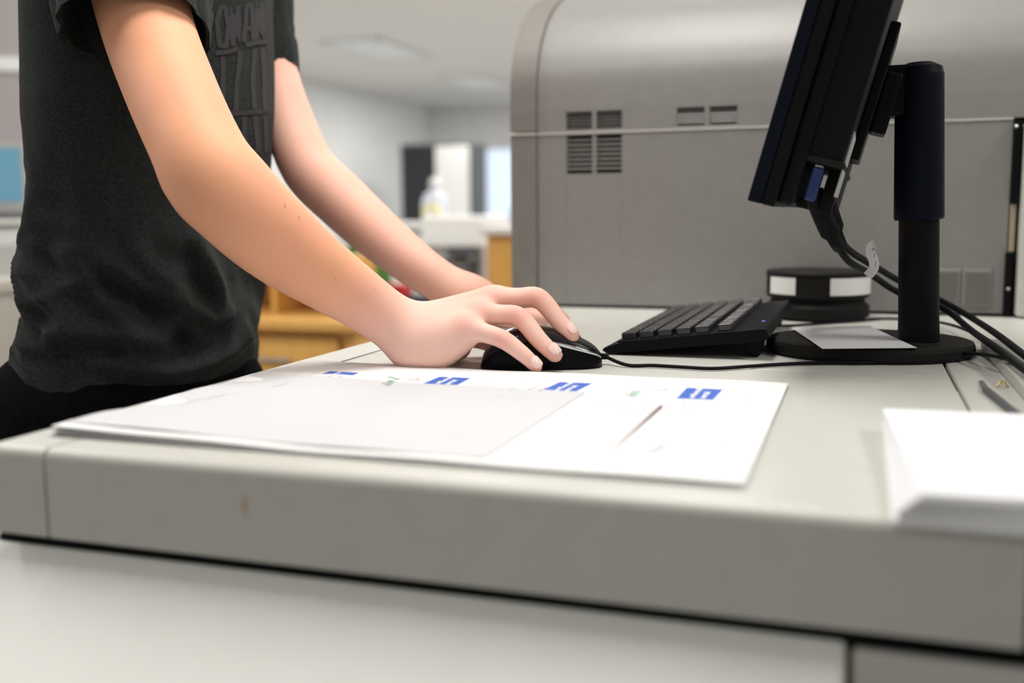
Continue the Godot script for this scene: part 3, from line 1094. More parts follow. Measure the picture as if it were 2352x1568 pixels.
func sleeve(st: SurfaceTool, pts: Array, radii: Array, o: Vector3, loose: float) -> void:
	var c := smooth_path(pts, 8)
	var P := []
	var x := Vector3(0.2, 0, 1).normalized()
	for i in c.size():
		var t: Vector3 = (c[mini(i + 1, c.size() - 1)] - c[maxi(i - 1, 0)]).normalized()
		x = (x - t * x.dot(t)).normalized()
		var y := t.cross(x)
		var f := float(i) / (c.size() - 1) * (radii.size() - 1)
		var k := mini(int(f), radii.size() - 2)
		var r := lerpf(radii[k], radii[k + 1], f - k)
		var row := []
		for j in 72:
			var a := TAU * j / 72
			var d := ripple.get_noise_2d(cos(a) * 30.0 + i * 1.1, sin(a) * 30.0) * 0.008 * loose * sm(0, 12, i)
			d += 0.004 * loose * sin(a * 2.0 + 0.7) * sm(0, 20, i)
			if i > c.size() - 7:
				d += 0.0012
			if i == c.size() - 7:
				d -= 0.0012
			row.append(c[i] + (x * cos(a) + y * sin(a)) * (r + d) + o)
		P.append(row)
	add_grid(st, P, true)
	# turned-in edge
	var edge := [P[-1], []]
	for p in P[-1]:
		edge[1].append((c[-1] + o).lerp(p, 0.95) - (c[-1] - c[-2]) * 1.0)
	add_grid(st, edge, true)

# block lettering worn into the chest of the shirt
func shirt_print(shirt: Node3D, o: Vector3) -> void:
	var st := begin()
	# pixel strokes on the chest: polylines with a width, laid onto the cloth
	var rows := [
		[[[502, 16], [494, 50], [500, 104], [514, 108], [519, 60], [512, 18], [502, 16]]],
		[[[530, 106], [526, 20], [543, 96], [540, 14]]],
		[[[555, 96], [562, 12], [574, 12], [580, 92]], [[558, 66], [578, 64]]],
		[[[589, 90], [588, 8], [606, 88], [602, 6]]],
		[[[492, 122], [520, 119], [540, 112]], [[560, 103], [590, 97], [612, 95]]],
		[[[508, 130], [512, 255]], [[548, 118], [543, 180], [541, 255]], [[585, 112], [580, 170], [583, 250]], [[604, 110], [607, 180], [606, 255]], [[520, 262], [612, 254]]],
		[[[560, 268], [562, 330]], [[585, 266], [588, 350]], [[606, 264], [608, 350]]],
	]
	for r in rows:
		for line in r:
			stroke_on_cloth(st, line, 5.5, o)
	var m := textured(mat(Color.WHITE, 0.9), noise_tex(0.12, lin(0.018, 0.0185, 0.020), lin(0.055, 0.053, 0.057), 512, 35), 8.0)
	part("chest_print", st.commit(), m, shirt)

func hit_cloth(x: float, y: float) -> Vector3:
	# where the sight line of this pixel meets the front of the shirt
	var best := px(x, y, 1.19)
	var t := 0.95
	while t < 1.45:
		var p := px(x, y, t)
		var r := ring_at(p.y)
		var q := Vector2((p.x - r[1]) / r[3], (p.z - r[2]) / r[4])
		if pow(absf(q.x), 2.27) + pow(absf(q.y), 2.27) < 1.0:
			return p
		t += 0.002
	return best

func stroke_on_cloth(st: SurfaceTool, line: Array, w: float, o: Vector3) -> void:
	var path := []
	for i in line.size() - 1:
		for k in 5:
			path.append(Vector2(line[i][0], line[i][1]).lerp(Vector2(line[i + 1][0], line[i + 1][1]), k / 5.0))
	path.append(Vector2(line[-1][0], line[-1][1]))
	var P := []
	for i in path.size():
		var d: Vector2 = (path[mini(i + 1, path.size() - 1)] - path[maxi(i - 1, 0)]).normalized()
		var n := Vector2(-d.y, d.x) * w
		var row := []
		for s in [-1.0, 0.0, 1.0]:
			var q: Vector2 = path[i] + n * s
			var p := hit_cloth(q.x, q.y)
			var r := ring_at(p.y)
			var th := atan2((p.z - r[2]) / r[4], (p.x - r[1]) / r[3])
			var c := cos(th)
			var e := sin(th)
			th = atan2(signf(e) * pow(absf(e), 1.136), signf(c) * pow(absf(c), 1.136))
			row.append(cloth(p.y, th, 0.0009) + o)
		P.append(row)
	add_grid(st, P, false, Vector3(0.6, 0, 0.6))

# ---------------------------------------------------------------- the monitor
func make_monitor() -> void:
	var foot := Vector3(0.057, T, -1.08)
	var t := thing("monitor", "black flat monitor seen edge-on, tilted back on a round column stand", "monitor", foot)
	var o := -foot
	# oval base plate
	var st := begin()
	add_lathe(st, [Vector2(0, 0), Vector2(0.97, 0), Vector2(1.0, 0.004), Vector2(1.0, 0.010), Vector2(0.985, 0.0135), Vector2(0.95, 0.015), Vector2(0, 0.0155)], 72, 0.100, 0.087)
	part("base", st.commit(), M.black_dust, t, Vector3(0.010, T, -1.092) + o)
	# column: lower tube and the wider sliding sleeve, leaning a little
	var lean := Transform3D(Basis(Vector3(0, 0, 1), 0.035), Vector3(0, 0.0155, 0))
	st = begin()
	add_lathe(st, [Vector2(0.0195, 0), Vector2(0.0190, 0.02), Vector2(0.0185, 0.16)], 40)
	var low := part("column", st.commit(), M.black_soft, t)
	low.transform = lean
	st = begin()
	add_lathe(st, [Vector2(0.0185, 0.118), Vector2(0.0220, 0.118), Vector2(0.0232, 0.120), Vector2(0.0222, 0.255), Vector2(0.0205, 0.2625), Vector2(0.012, 0.267), Vector2(0, 0.268)], 40)
	var up := part("column_sleeve", st.commit(), M.bezel, t)
	up.transform = lean
	var head := span("column_head", Vector3(-0.058, 0.232, -0.017), Vector3(-0.012, 0.280, 0.017), M.black, t, 0.004)
	head.name = "column_head"
	part("screw_hole", lathe([Vector2(0, 0), Vector2(0.0012, 0)], 10), M.gap, t, Vector3(-0.003, 0.035, 0.0196), Vector3(PI / 2, 0, 0))

	# the screen, drawn in its own frame: u = thickness from the glass backwards, v = up along the panel
	var corner := Vector3(-0.0904, 1.1022, 0)
	var tilt := 0.264
	var zn := -0.875
	var zf := -1.285
	var frame := Transform3D(Basis(Vector3(0, 0, 1), -tilt), corner + Vector3(0, 0, 0) + o)
	var put := func(n: String, u0: float, u1: float, v0: float, v1: float, z0: float, z1: float, m: Material, r: float, parent: Node3D = t) -> MeshInstance3D:
		var p := part(n, rbox(Vector3(u1 - u0, v1 - v0, absf(z1 - z0)), r, 3), m, parent)
		var local := Transform3D(Basis.IDENTITY, Vector3((u0 + u1) / 2, (v0 + v1) / 2, (z0 + z1) / 2))
		p.transform = frame * local
		return p
	put.call("front_bezel", 0.0, 0.0115, 0.0, 0.315, zn, zf, M.bezel, 0.0015)
	put.call("rear_bezel", 0.0118, 0.0225, 0.0, 0.315, zn - 0.0005, zf + 0.0005, M.black, 0.0015)
	put.call("screen", -0.0003, 0.002, 0.014, 0.301, zn - 0.014, zf + 0.014, mat(lin(0.01, 0.01, 0.012), 0.25), 0.0005)
	put.call("rear_shell", 0.0225, 0.036, 0.004, 0.305, zn - 0.006, zf + 0.006, M.black, 0.004)
	put.call("housing", 0.034, 0.0645, 0.046, 0.27, zn - 0.012, zf + 0.012, M.black_soft, 0.003)
	put.call("bay_ledge", 0.032, 0.0665, 0.043, 0.048, zn - 0.010, zf + 0.010, M.black_dust, 0.001)
	put.call("bay_wall", 0.054, 0.0655, 0.004, 0.046, zn - 0.06, zf + 0.06, M.black_soft, 0.002)
	put.call("bay_cover", 0.030, 0.0655, 0.004, 0.012, zn - 0.075, zf + 0.06, M.black, 0.002)
	put.call("mount_plate", 0.0645, 0.0735, 0.058, 0.185, -1.02, -1.14, M.black, 0.002)
	put.call("hinge_block", 0.0735, 0.0890, 0.088, 0.146, -1.055, -1.105, M.black, 0.003)
	put.call("rear_vent", 0.0645, 0.0660, 0.02, 0.075, -0.905, -1.00, M.grey_plastic, 0.0005)
	# the blue plug, its hood and both cables
	var plug := put.call("video_plug", 0.0425, 0.0510, 0.012, 0.040, -0.890, -0.925, M.vga, 0.0015) as MeshInstance3D
	part("plug_edge", rbox(Vector3(0.007, 0.002, 0.026), 0.0005, 1), M.steel, plug, Vector3(0, 0.015, 0))
	for e in [[[1868, 440, 0.90], [1888, 492, 0.905], [1912, 543, 0.91], [1926, 566, 0.93]], [[1896, 462, 0.925], [1912, 512, 0.93], [1930, 560, 0.94]]]:
		var pts := []
		for q in e:
			pts.append(px(q[0], q[1], q[2]) + o)
		var rr := []
		pts = smooth_path(pts, 5)
		for i in pts.size():
			rr.append(0.0088 if i < pts.size() * 0.62 else 0.0058)
		part("plug_hood", tube(pts, rr, 14), M.black_soft, t)
	for e in [
		[[1922, 560, 0.925], [1950, 600, 0.97], [2000, 630, 1.05], [2065, 672, 1.10], [2165, 708, 1.115], [2235, 762, 1.045], [2290, 800, 0.935], [2352, 848, 0.815], [2420, 890, 0.73]],
		[[1935, 560, 0.94], [1960, 582, 0.99], [2010, 612, 1.06], [2068, 646, 1.11], [2165, 692, 1.15], [2235, 732, 1.12], [2290, 768, 1.025], [2352, 815, 0.895], [2430, 870, 0.76]]]:
		var pts := []
		for q in e:
			pts.append(px(q[0], q[1], q[2]) + o)
		part("cable", tube(smooth_path(pts, 8), 0.0034, 12), M.cable, t)
	# white tag curling off one cable
	var P := []
	var line := smooth_path([px(1992, 634, 1.015), px(2006, 618, 1.005), px(2007, 600, 1.0), px(2000, 582, 0.998), px(2001, 568, 1.0), px(2012, 560, 1.005)], 5)
	for i in line.size():
		var d: Vector3 = (line[mini(i + 1, line.size() - 1)] - line[maxi(i - 1, 0)]).normalized()
		var s := d.cross(ray(2000, 600)).normalized() * 0.0046
		P.append([line[i] - s + o, line[i] + o, line[i] + s + o])
	st = begin()
	add_grid(st, P, false, -ray(2000, 600))
	var tag := part("cable_tag", st.commit(), M.paper, t)
	tag.set_meta("label", "white paper tag curling off the cable")
	st = begin()
	for e in [[2006, 572, 6, 4], [2008, 586, 2, 9], [2011, 606, 2, 12]]:
		var c := px(e[0], e[1], 0.992) + o
		var a: Vector3 = ray(e[0], e[1]).cross(Vector3.UP).normalized() * (e[2] * 0.00022)
		var b: Vector3 = Vector3(0.1, 1, 0).normalized() * (e[3] * 0.00022)
		flat(st, [c - a - b, c + a - b, c + a + b, c - a + b], Vector3(0, 0, 1))
	part("tag_print", st.commit(), mat(lin(0.28, 0.28, 0.32), 0.8), tag)

# ---------------------------------------------------------------- keyboard
func make_keyboard() -> void:
	var t := thing("keyboard", "black keyboard with raised rear feet between the mouse and the monitor", "keyboard", Vector3(-0.163, T, -1.173))
	var tilt := 0.118
	var plate := Node3D.new()
	var frame := Transform3D(Basis(Vector3(0, 0, 1), tilt), Vector3(0, 0.0158, 0))
	# wedge-sided case: outline across the depth, along z
	var outline := PackedVector2Array([Vector2(-0.083, -0.002), Vector2(-0.077, -0.006), Vector2(0.078, -0.006), Vector2(0.083, -0.003), Vector2(0.0805, 0.0045), Vector2(0.078, 0.0055), Vector2(-0.060, 0.0048), Vector2(-0.081, 0.0005)])
	var st := begin()
	add_prism(st, outline, -0.166, 0.166)
	var case := part("case", st.commit(), M.black_soft, t)
	case.transform = frame
	var deck := part("key_well", rbox(Vector3(0.118, 0.002, 0.322), 0.0008, 1), M.gap, case, Vector3(-0.009, 0.0048, -0.001))
	deck.name = "key_well"
	plate.free()
	var shapes := {}
	var key_mat := mat(lin(0.03, 0.03, 0.034), 0.2)
	var u := 0.0186
	var uz := 0.0166
	var ones := func(n: int) -> Array:
		var q := []
		for k in n:
			q.append([1.0])
		return q
	var pad := [[-0.2], [1.0], [1.0], [1.0], [1.0]]
	var rows := [
		[[1.25], [1.25], [1.25], [6.25], [1.25], [1.25], [1.25], [1.25], [-0.2], [2.0], [1.0], [1.0]],
		[[2.25]] + ones.call(10) + [[2.75]] + pad,
		[[1.75]] + ones.call(11) + [[2.25]] + pad,
		[[1.5]] + ones.call(12) + [[1.5]] + pad,
		ones.call(13) + [[2.0]] + pad,
		[[1.0], [-1.0]] + ones.call(4) + [[-0.5]] + ones.call(4) + [[-0.5]] + ones.call(4) + pad,
	]
	for r in 6:
		var z := -0.1605
		var x := -0.0565 + r * u + (0.004 if r == 5 else 0.0)
		for k in rows[r]:
			var w: float = k[0]
			if w < 0.0:
				z += -w * uz
				continue
			var id := "%.2f" % w
			if not shapes.has(id):
				shapes[id] = key_shape(u - 0.0022, w * uz - 0.0032)
			part("key", shapes[id], key_mat, case, Vector3(x, 0.0052, z + w * uz / 2))
			z += w * uz
	for s in [-1.0, 1.0]:
		part("foot", rbox(Vector3(0.016, 0.018, 0.03), 0.002, 1), M.bezel, t, Vector3(0.066, 0.0112, s * 0.134), Vector3(0, 0, -0.2))
	var led := mat(lin(0.25, 0.2, 0.9), 0.4)
	led.emission_enabled = true
	led.emission = Color(0.45, 0.38, 1.0)
	led.emission_energy_multiplier = 1.2
	part("indicator_led", lathe([Vector2(0.0022, 0), Vector2(0.0018, 0.0006), Vector2(0, 0.0009)], 12), led, case, Vector3(0.071, 0.0053, 0.086))
	var pts := []
	for q in [[1786, 746], [1850, 745], [1950, 738], [2040, 731], [2150, 739], [2225, 760], [2300, 806], [2345, 838]]:
		pts.append(on_y(q[0], q[1], T + 0.0022) - t.position)
	pts.push_front(Vector3(0.078, 0.020, pts[0].z - 0.01))
	pts[-3] = on_y(2225, 760, T + 0.0140) - t.position
	pts[-4] = on_y(2150, 739, T + 0.0060) - t.position
	pts[-1] = on_y(2345, 838, T + 0.0135) - t.position
	pts[-2] = on_y(2300, 806, T + 0.0135) - t.position
	part("cable", tube(smooth_path(pts, 6), 0.0018, 8), M.cable, t)

func key_shape(dx: float, dz: float) -> ArrayMesh:
	# a cap with rounded edges that catch the light
	var st := begin()
	add_rbox(st, Vector3(dx - 0.0012, 0.0085, dz - 0.0012), 0.0022, 3, Transform3D(Basis.IDENTITY, Vector3(0, 0.0038, 0)))
	return st.commit()

# ---------------------------------------------------------------- mouse
func mouse_at(s: float, phi: float, grow := 0.0) -> Vector3:
	# s from -1 (heel) to 1 (buttons); phi 0..PI over the back from the near side
	var e := pow(maxf(0.0, 1.0 - pow(absf(s), 5.0 if s > 0.0 else 2.6)), 0.5)
	var w := lerpf(0.0295, 0.0315, absf(s)) * e - 0.0025 * (1.0 - s * s)
	var h := 0.0
	if s < -0.18:
		h = 0.0375 * pow(maxf(0.0, 1.0 - pow((-0.18 - s) / 0.82, 2.1)), 0.62)
		h = maxf(h, 0.011 * pow(e, 0.6))
	else:
		h = lerpf(0.0375, 0.0135, pow((s + 0.18) / 1.18, 1.7)) * pow(maxf(0.0, 1.0 - pow(maxf(s, 0.0), 16.0)), 0.4)
	var c := cos(phi)
	var q := sin(phi)
	return Vector3(s * 0.0575, 0.0012 + (h + grow) * pow(q, 0.72), signf(c) * pow(absf(c), 0.62) * (w + grow))

func make_mouse() -> void:
	var t := thing("computer_mouse", "black wired computer mouse with chrome side strip under the right hand", "mouse", Vector3(-0.2815, T, -0.9150))
	t.rotation.y = deg_to_rad(27.0)
	var n := 40
	for piece in 2:
		var P := []
		for i in n + 1:
			var s := -1.0 + 2.0 * i / n
			s = sin(s * PI / 2)
			var row := []
			if piece == 0:
				for j in 9:
					row.append(mouse_at(s, 0.62 * j / 8.0))
				for j in 9:
					row.append(mouse_at(s, PI - 0.62 + 0.62 * j / 8.0))
				var under := Vector3(s * 0.0575, 0.0004, 0)
				row.append(Vector3(under.x, 0.0004, row[-1].z * 0.9))
				row.append(Vector3(under.x, 0.0004, row[0].z * 0.9))
			else:
				for j in 25:
					row.append(mouse_at(s, 0.62 + (PI - 1.24) * j / 24.0, 0.0004))
			P.append(row)
		var st := begin()
		add_grid(st, P, piece == 0, Vector3.ZERO if piece == 0 else Vector3.UP)
		part(["lower_shell", "top_shell"][piece], st.commit(), [M.black, M.black_gloss][piece], t)
	for side in 2:
		var pts := []
		var rr := []
		for i in 15:
			var s := lerpf(0.02, 0.93, i / 14.0)
			var phi := lerpf(0.60, 0.50, i / 14.0)
			pts.append(mouse_at(s, phi if side == 0 else PI - phi, 0.0002))
			rr.append(lerpf(0.0008, 0.0021, sin(PI * minf(1.0, i / 14.0 * 0.9 + 0.1))))
		part("chrome_strip", tube(pts, rr, 8), M.chrome, t)
	# gap between the buttons, wheel, seam of the palm rest
	var pts := []
	for i in 10:
		pts.append(mouse_at(lerpf(0.25, 0.9, i / 9.0), PI / 2, 0.0001))
	part("button_gap", tube(pts, 0.0008, 6), M.gap, t)
	part("scroll_wheel", lathe([Vector2(0, -0.003), Vector2(0.008, -0.003), Vector2(0.009, -0.002), Vector2(0.009, 0.002), Vector2(0.008, 0.003), Vector2(0, 0.003)], 24), M.black_soft, t, mouse_at(0.5, PI / 2) + Vector3(0, -0.005, 0), Vector3(PI / 2, 0, 0))
	pts = []
	for i in 12:
		pts.append(mouse_at(lerpf(-0.96, -0.25, i / 11.0), lerpf(0.5, 0.62, i / 11.0), 0.0003))
	part("rest_seam", tube(pts, 0.0009, 6), M.black_soft, t)
	part("cable_sleeve", tube([Vector3(0.053, 0.008, 0), Vector3(0.060, 0.0075, 0), Vector3(0.0645, 0.007, 0)], [0.0034, 0.003, 0.0026], 12), M.black, t)
	var into := t.transform.affine_inverse()
	var path := [Vector3(0.062, 0.0072, 0)]
	for q in [[1440, 838], [1500, 839], [1570, 843], [1640, 846], [1720, 841], [1800, 836], [1880, 833], [1960, 833], [2040, 831], [2110, 823], [2170, 815]]:
		path.append(into * on_y(q[0], q[1], T + 0.0021))
	path.append(into * on_y(2228, 812, T + 0.009))
	for q in [[2285, 818], [2330, 831], [2375, 848]]:
		path.append(into * on_y(q[0], q[1], T + 0.0135))
	part("cable", tube(smooth_path(path, 8), 0.0017, 10), M.cable, t)

# ---------------------------------------------------------------- paper
func sheet_y(x: float, z: float, i: int) -> float:
	# flat to the right, lifting in soft waves towards the left end
	var l := sm(-0.30, -0.50, x)
	var f := sm(-0.62, -0.53, z)
	return T + 0.0006 + i * 0.00045 + l * (0.0006 * i) * (0.35 + 0.65 * f) + l * 0.0009 * sin(z * 60.0 + i * 0.6) * (i / 6.0) + 0.0003 * sin(x * 45.0 + i)

func paper_mesh(x0: float, x1: float, z0: float, z1: float, i: int, jit := Vector2.ZERO, twist := 0.0) -> ArrayMesh:
	var st := begin()
	var P := []
	var Q := []
	for a in 31:
		var r1 := []
		var r2 := []
		for b in 19:
			var x := lerpf(x0, x1, a / 30.0)
			var z := lerpf(z0, z1, b / 18.0)
			var y := sheet_y(x, z, i)
			var q := Vector2(x - x1, z - z0).rotated(twist) + Vector2(x1, z0) + jit
			r1.append(Vector3(q.x, y, q.y))
			r2.append(Vector3(q.x, y - 0.0003, q.y))
		P.append(r1)
		Q.append(r2)
	add_grid(st, P, false, Vector3.UP)
	add_grid(st, Q, false, Vector3.DOWN)
	for b in 18:
		flat(st, [P[0][b], P[0][b + 1], Q[0][b + 1], Q[0][b]], Vector3.LEFT)
		flat(st, [P[30][b], P[30][b + 1], Q[30][b + 1], Q[30][b]], Vector3.RIGHT)
	for a in 30:
		flat(st, [P[a][0], P[a + 1][0], Q[a + 1][0], Q[a][0]], Vector3.FORWARD)
		flat(st, [P[a][18], P[a + 1][18], Q[a + 1][18], Q[a][18]], Vector3.BACK)
	return st.commit()

func make_sheets() -> void:
	var x0 := -0.5015
	var x1 := -0.0535
	var z0 := -0.860
	var z1 := -0.5315
	var n := 6
	var t := thing("printed_sheet_pile", "pile of large printed proof sheets with blue logos along the back edge", "paper", Vector3(-0.28, T, -0.70))
	var o := -t.position
	var top: MeshInstance3D
	for i in n + 1:
		var jit := Vector2(rng.randf_range(-0.0012, 0.0012), rng.randf_range(-0.0008, 0.0008)) if i < n else Vector2.ZERO
		top = part("sheet", paper_mesh(x0, x1, z0, z1, i, jit, rng.randf_range(-0.003, 0.003) if i < n else 0.0), M.paper, t, o)
	# print on the uppermost sheet, placed by pixel on its plane
	var pr := Printer.new()
	pr.scene = self
	pr.level = n
	for b in [[[758, 852], [824, 856], [779, 874], [715, 868]], [[1010, 865], [1080, 868], [1046, 886], [970, 881]], [[1286, 877], [1360, 880], [1318, 901], [1245, 896]], [[1578, 890], [1660, 894], [1637, 918], [1553, 915]]]:
		pr = Printer.new()
		pr.scene = self
		pr.level = n
		pr.poly(b, Color(0.035, 0.115, 0.50))
		# two lines of white lettering running away from the reader
		var c := []
		for q in b:
			c.append(Vector2(q[0], q[1]))
		pr.letters(c, 0.32, 0.45, 0.10, 1.0, Color(0.9, 0.92, 0.95), 5)
		pr.letters(c, 0.62, 0.76, 0.10, 0.72, Color(0.9, 0.92, 0.95), 3)
		part("logo_block", pr.done(o), pr.material(), top)
	pr = Printer.new()
	pr.scene = self
	pr.level = n
	# green lettering, red curve and yellow dot of the second mark
	for m in [Vector2(1467, 892), Vector2(905, 867)]:
		pr.mark(m, 1.0 if m.x > 1200 else 0.9)
	# fine grey rules and captions
	var grey := Color(0.62, 0.62, 0.66)
	for e in [[[1724, 896], [1706, 922], 1.0], [[1132, 872], [1100, 887], 0.9], [[1214, 874], [1168, 896], 0.9], [[697, 849], [655, 866], 0.8], [[1668, 1008], [1632, 1070], 3.0], [[735, 851], [700, 866], 0.7]]:
		pr.rule(e[0], e[1], e[2], grey)
	for e in [[1545, 925, 1522, 945], [1578, 922, 1566, 934], [1602, 926, 1570, 956], [1440, 927, 1430, 935], [1462, 930, 1450, 940], [1484, 930, 1472, 942], [1500, 928, 1490, 942], [1396, 912, 1380, 922], [1378, 920, 1362, 932], [1420, 922, 1410, 932], [1236, 884, 1214, 892], [1258, 884, 1238, 894], [690, 856, 676, 862], [712, 856, 700, 862]]:
		pr.rule([e[0], e[1]], [e[2], e[3]], 2.2, grey.lightened(0.1))
	pr.rule([1525, 1016], [1492, 1034], 9.0, grey.lightened(0.1))
	# the dark red wedge with its pale head
	pr.poly([[1516, 930], [1524, 930], [1402, 1035], [1398, 1036]], Color(0.10, 0.016, 0.03))
	pr.rule([1530, 918], [1518, 930], 0.7, grey)
	pr.rule([1537, 918], [1524, 930], 0.7, grey)
	var ink := part("print", pr.done(o), pr.material(), top)
	ink.set_meta("kind", "stuff")
	# the thin blank sheet lying over its left part
	var cover := single("cover_sheet", paper_mesh(-0.4985, -0.2008, -0.7700, -0.5420, n + 2), mat(lin(0.555, 0.565, 0.59), 0.75), "thin blank pale grey sheet lying over the left part of the printed sheets", "paper")
	cover.position = Vector3.ZERO
	pr = Printer.new()
	pr.scene = self
	pr.level = n + 2
	for e in [[[1150, 905], [1128, 918], 3.0], [[1210, 906], [1188, 917], 3.0], [[1190, 900], [1168, 912], 2.5], [[1068, 988], [1036, 1003], 6.0], [[660, 880], [540, 905], 2.0], [[520, 905], [420, 925], 2.5]]:
		pr.rule(e[0], e[1], e[2], Color(0.58, 0.58, 0.62))
	part("print", pr.done(Vector3.ZERO), pr.material(), cover).set_meta("kind", "stuff")

	# the ream on the right, its sheets fanned out
	var r := thing("paper_ream", "thick fanned stack of blank white paper overhanging the front edge of the table", "paper", Vector3(0.165, T, -0.595))
	var sheets := 15
	for k in sheets:
		var f := float(k) / (sheets - 1)
		var st := begin()
		var turn := 0.062 * pow(f, 1.4) + rng.randf_range(-0.004, 0.004)
		var pivot := Vector3(0.0175, 0, -0.700) - r.position
		var b := Basis(Vector3.UP, turn)
		var centre := Vector3(0.1485, 0, 0.105)
		var at := pivot + b * centre + Vector3(rng.randf_range(-0.001, 0.0015), 0.00055 + k * 0.00098 - pivot.y, rng.randf_range(-0.001, 0.001) - 0.004 * f)
		at.y = 0.00055 + k * 0.00098
		add_rbox(st, Vector3(0.297, 0.00085, 0.21), 0.0002, 1, Transform3D(b, at))
		part("sheet", st.commit(), M.paper_cool if k % 3 else M.paper, r)

# flat marks on a sheet, collected into one mesh with a colour for each corner
class Printer:
	var scene
	var level := 0
	var st := SurfaceTool.new()
	var begun := false
	var lift := 0.00012

	func point(q: Vector2) -> Vector3:
		var p: Vector3 = scene.on_y(q.x, q.y, scene.T + 0.0045)
		for k in 3:
			p = scene.on_y(q.x, q.y, scene.sheet_y(p.x, p.z, level) + lift)
		return p

	func tri2(a: Vector2, b: Vector2, c: Vector2, color: Color) -> void:
		if not begun:
			st.begin(Mesh.PRIMITIVE_TRIANGLES)
			begun = true
		var pa := point(a)
		var pb := point(b)
		var pc := point(c)
		if (pb - pa).cross(pc - pa).y > 0.0:
			var s := pb
			pb = pc
			pc = s
		for p in [pa, pb, pc]:
			st.set_normal(Vector3.UP)
			st.set_color(color)
			st.add_vertex(p)

	func poly(q: Array, color: Color) -> void:
		for i in range(1, q.size() - 1):
			tri2(Vector2(q[0][0], q[0][1]), Vector2(q[i][0], q[i][1]), Vector2(q[i + 1][0], q[i + 1][1]), color)
		lift += 0.00001

	func rule(a: Array, b: Array, w: float, color: Color) -> void:
		var p := Vector2(a[0], a[1])
		var q := Vector2(b[0], b[1])
		poly([[p.x - w, p.y], [p.x + w, p.y], [q.x + w, q.y], [q.x - w, q.y]], color)

	# small strokes like blurred letters in a parallelogram c (back left, back right, front right, front left)
	func letters(c: Array, u0: float, u1: float, v0: float, v1: float, color: Color, count: int) -> void:
		var at := func(u: float, v: float) -> Array:
			var p: Vector2 = c[0].lerp(c[1], u).lerp(c[3].lerp(c[2], u), v)
			return [p.x, p.y]
		var dv := (v1 - v0) / count
		lift += 0.00003
		for k in count:
			var v := 1.0 - v0 - (v1 - v0) + dv * k + 0.02
			var e := dv * 0.26
			var um := (u0 + u1) * 0.5
			var tall := u0 - (0.06 if k % 3 == 0 else 0.0)
			poly([at.call(tall, v), at.call(u1, v), at.call(u1, v + e), at.call(tall, v + e)], color)
			poly([at.call(u0, v + dv * 0.55), at.call(u1, v + dv * 0.55), at.call(u1, v + dv * 0.55 + e), at.call(u0, v + dv * 0.55 + e)], color)
			if k % 2 == 0:
				poly([at.call(um - 0.02, v), at.call(um + 0.03, v), at.call(um + 0.03, v + dv * 0.6), at.call(um - 0.02, v + dv * 0.6)], color)
			else:
				poly([at.call(u0, v), at.call(u0 + 0.05, v), at.call(u0 + 0.05, v + dv * 0.6), at.call(u0, v + dv * 0.6)], color)

	func curve(pts: Array, w: float, color: Color) -> void:
		for i in pts.size() - 1:
			var a: Vector2 = pts[i]
			var b: Vector2 = pts[i + 1]
			var n := (b - a).orthogonal().normalized() * w
			poly([[a.x - n.x, a.y - n.y], [a.x + n.x, a.y + n.y], [b.x + n.x, b.y + n.y], [b.x - n.x, b.y - n.y]], color)

	func mark(c: Vector2, s: float) -> void:
		var green := Color(0.42, 0.62, 0.56)
		var pts := []
		for k in 14:
			var f := k / 13.0
			pts.append(c + Vector2(16.0 - 32.0 * f, 2.6 * sin(f * TAU) - f * 1.0) * s)
		curve(pts, 0.9 * s, green)
		for j in 3:
			var m := c + Vector2(-6.0 - 4.0 * j, 7.0 + 4.0 * j) * s
			pts = []
			for k in 11:
				var a := TAU * k / 10.0
				pts.append(m + Vector2(cos(a) * (11.0 - j * 1.5), sin(a) * 2.2) * s)
			curve(pts, 0.8 * s, green)
		var y := c + Vector2(-26, 12) * s
		poly([[y.x - 5 * s, y.y], [y.x, y.y - 2 * s], [y.x + 5 * s, y.y], [y.x, y.y + 2 * s]], Color(0.85, 0.65, 0.2))
		pts = []
		for k in 9:
			var f := k / 8.0
			pts.append(c + Vector2(34.0 + 32.0 * f, 0.5 + 3.0 * sin(f * PI)) * s)
		curve(pts, 0.5 * s, Color(0.78, 0.42, 0.45))
		for d in [Vector2(57, -2), Vector2(62, 3)]:
			var p: Vector2 = c + d * s
			poly([[p.x - 2, p.y], [p.x, p.y - 1], [p.x + 2, p.y], [p.x, p.y + 1]], Color(0.7, 0.25, 0.3))

	func done(_o: Vector3) -> ArrayMesh:
		return st.commit()

	func material() -> StandardMaterial3D:
		var m := StandardMaterial3D.new()
		m.vertex_color_use_as_albedo = true
		m.roughness = 0.7
		return m

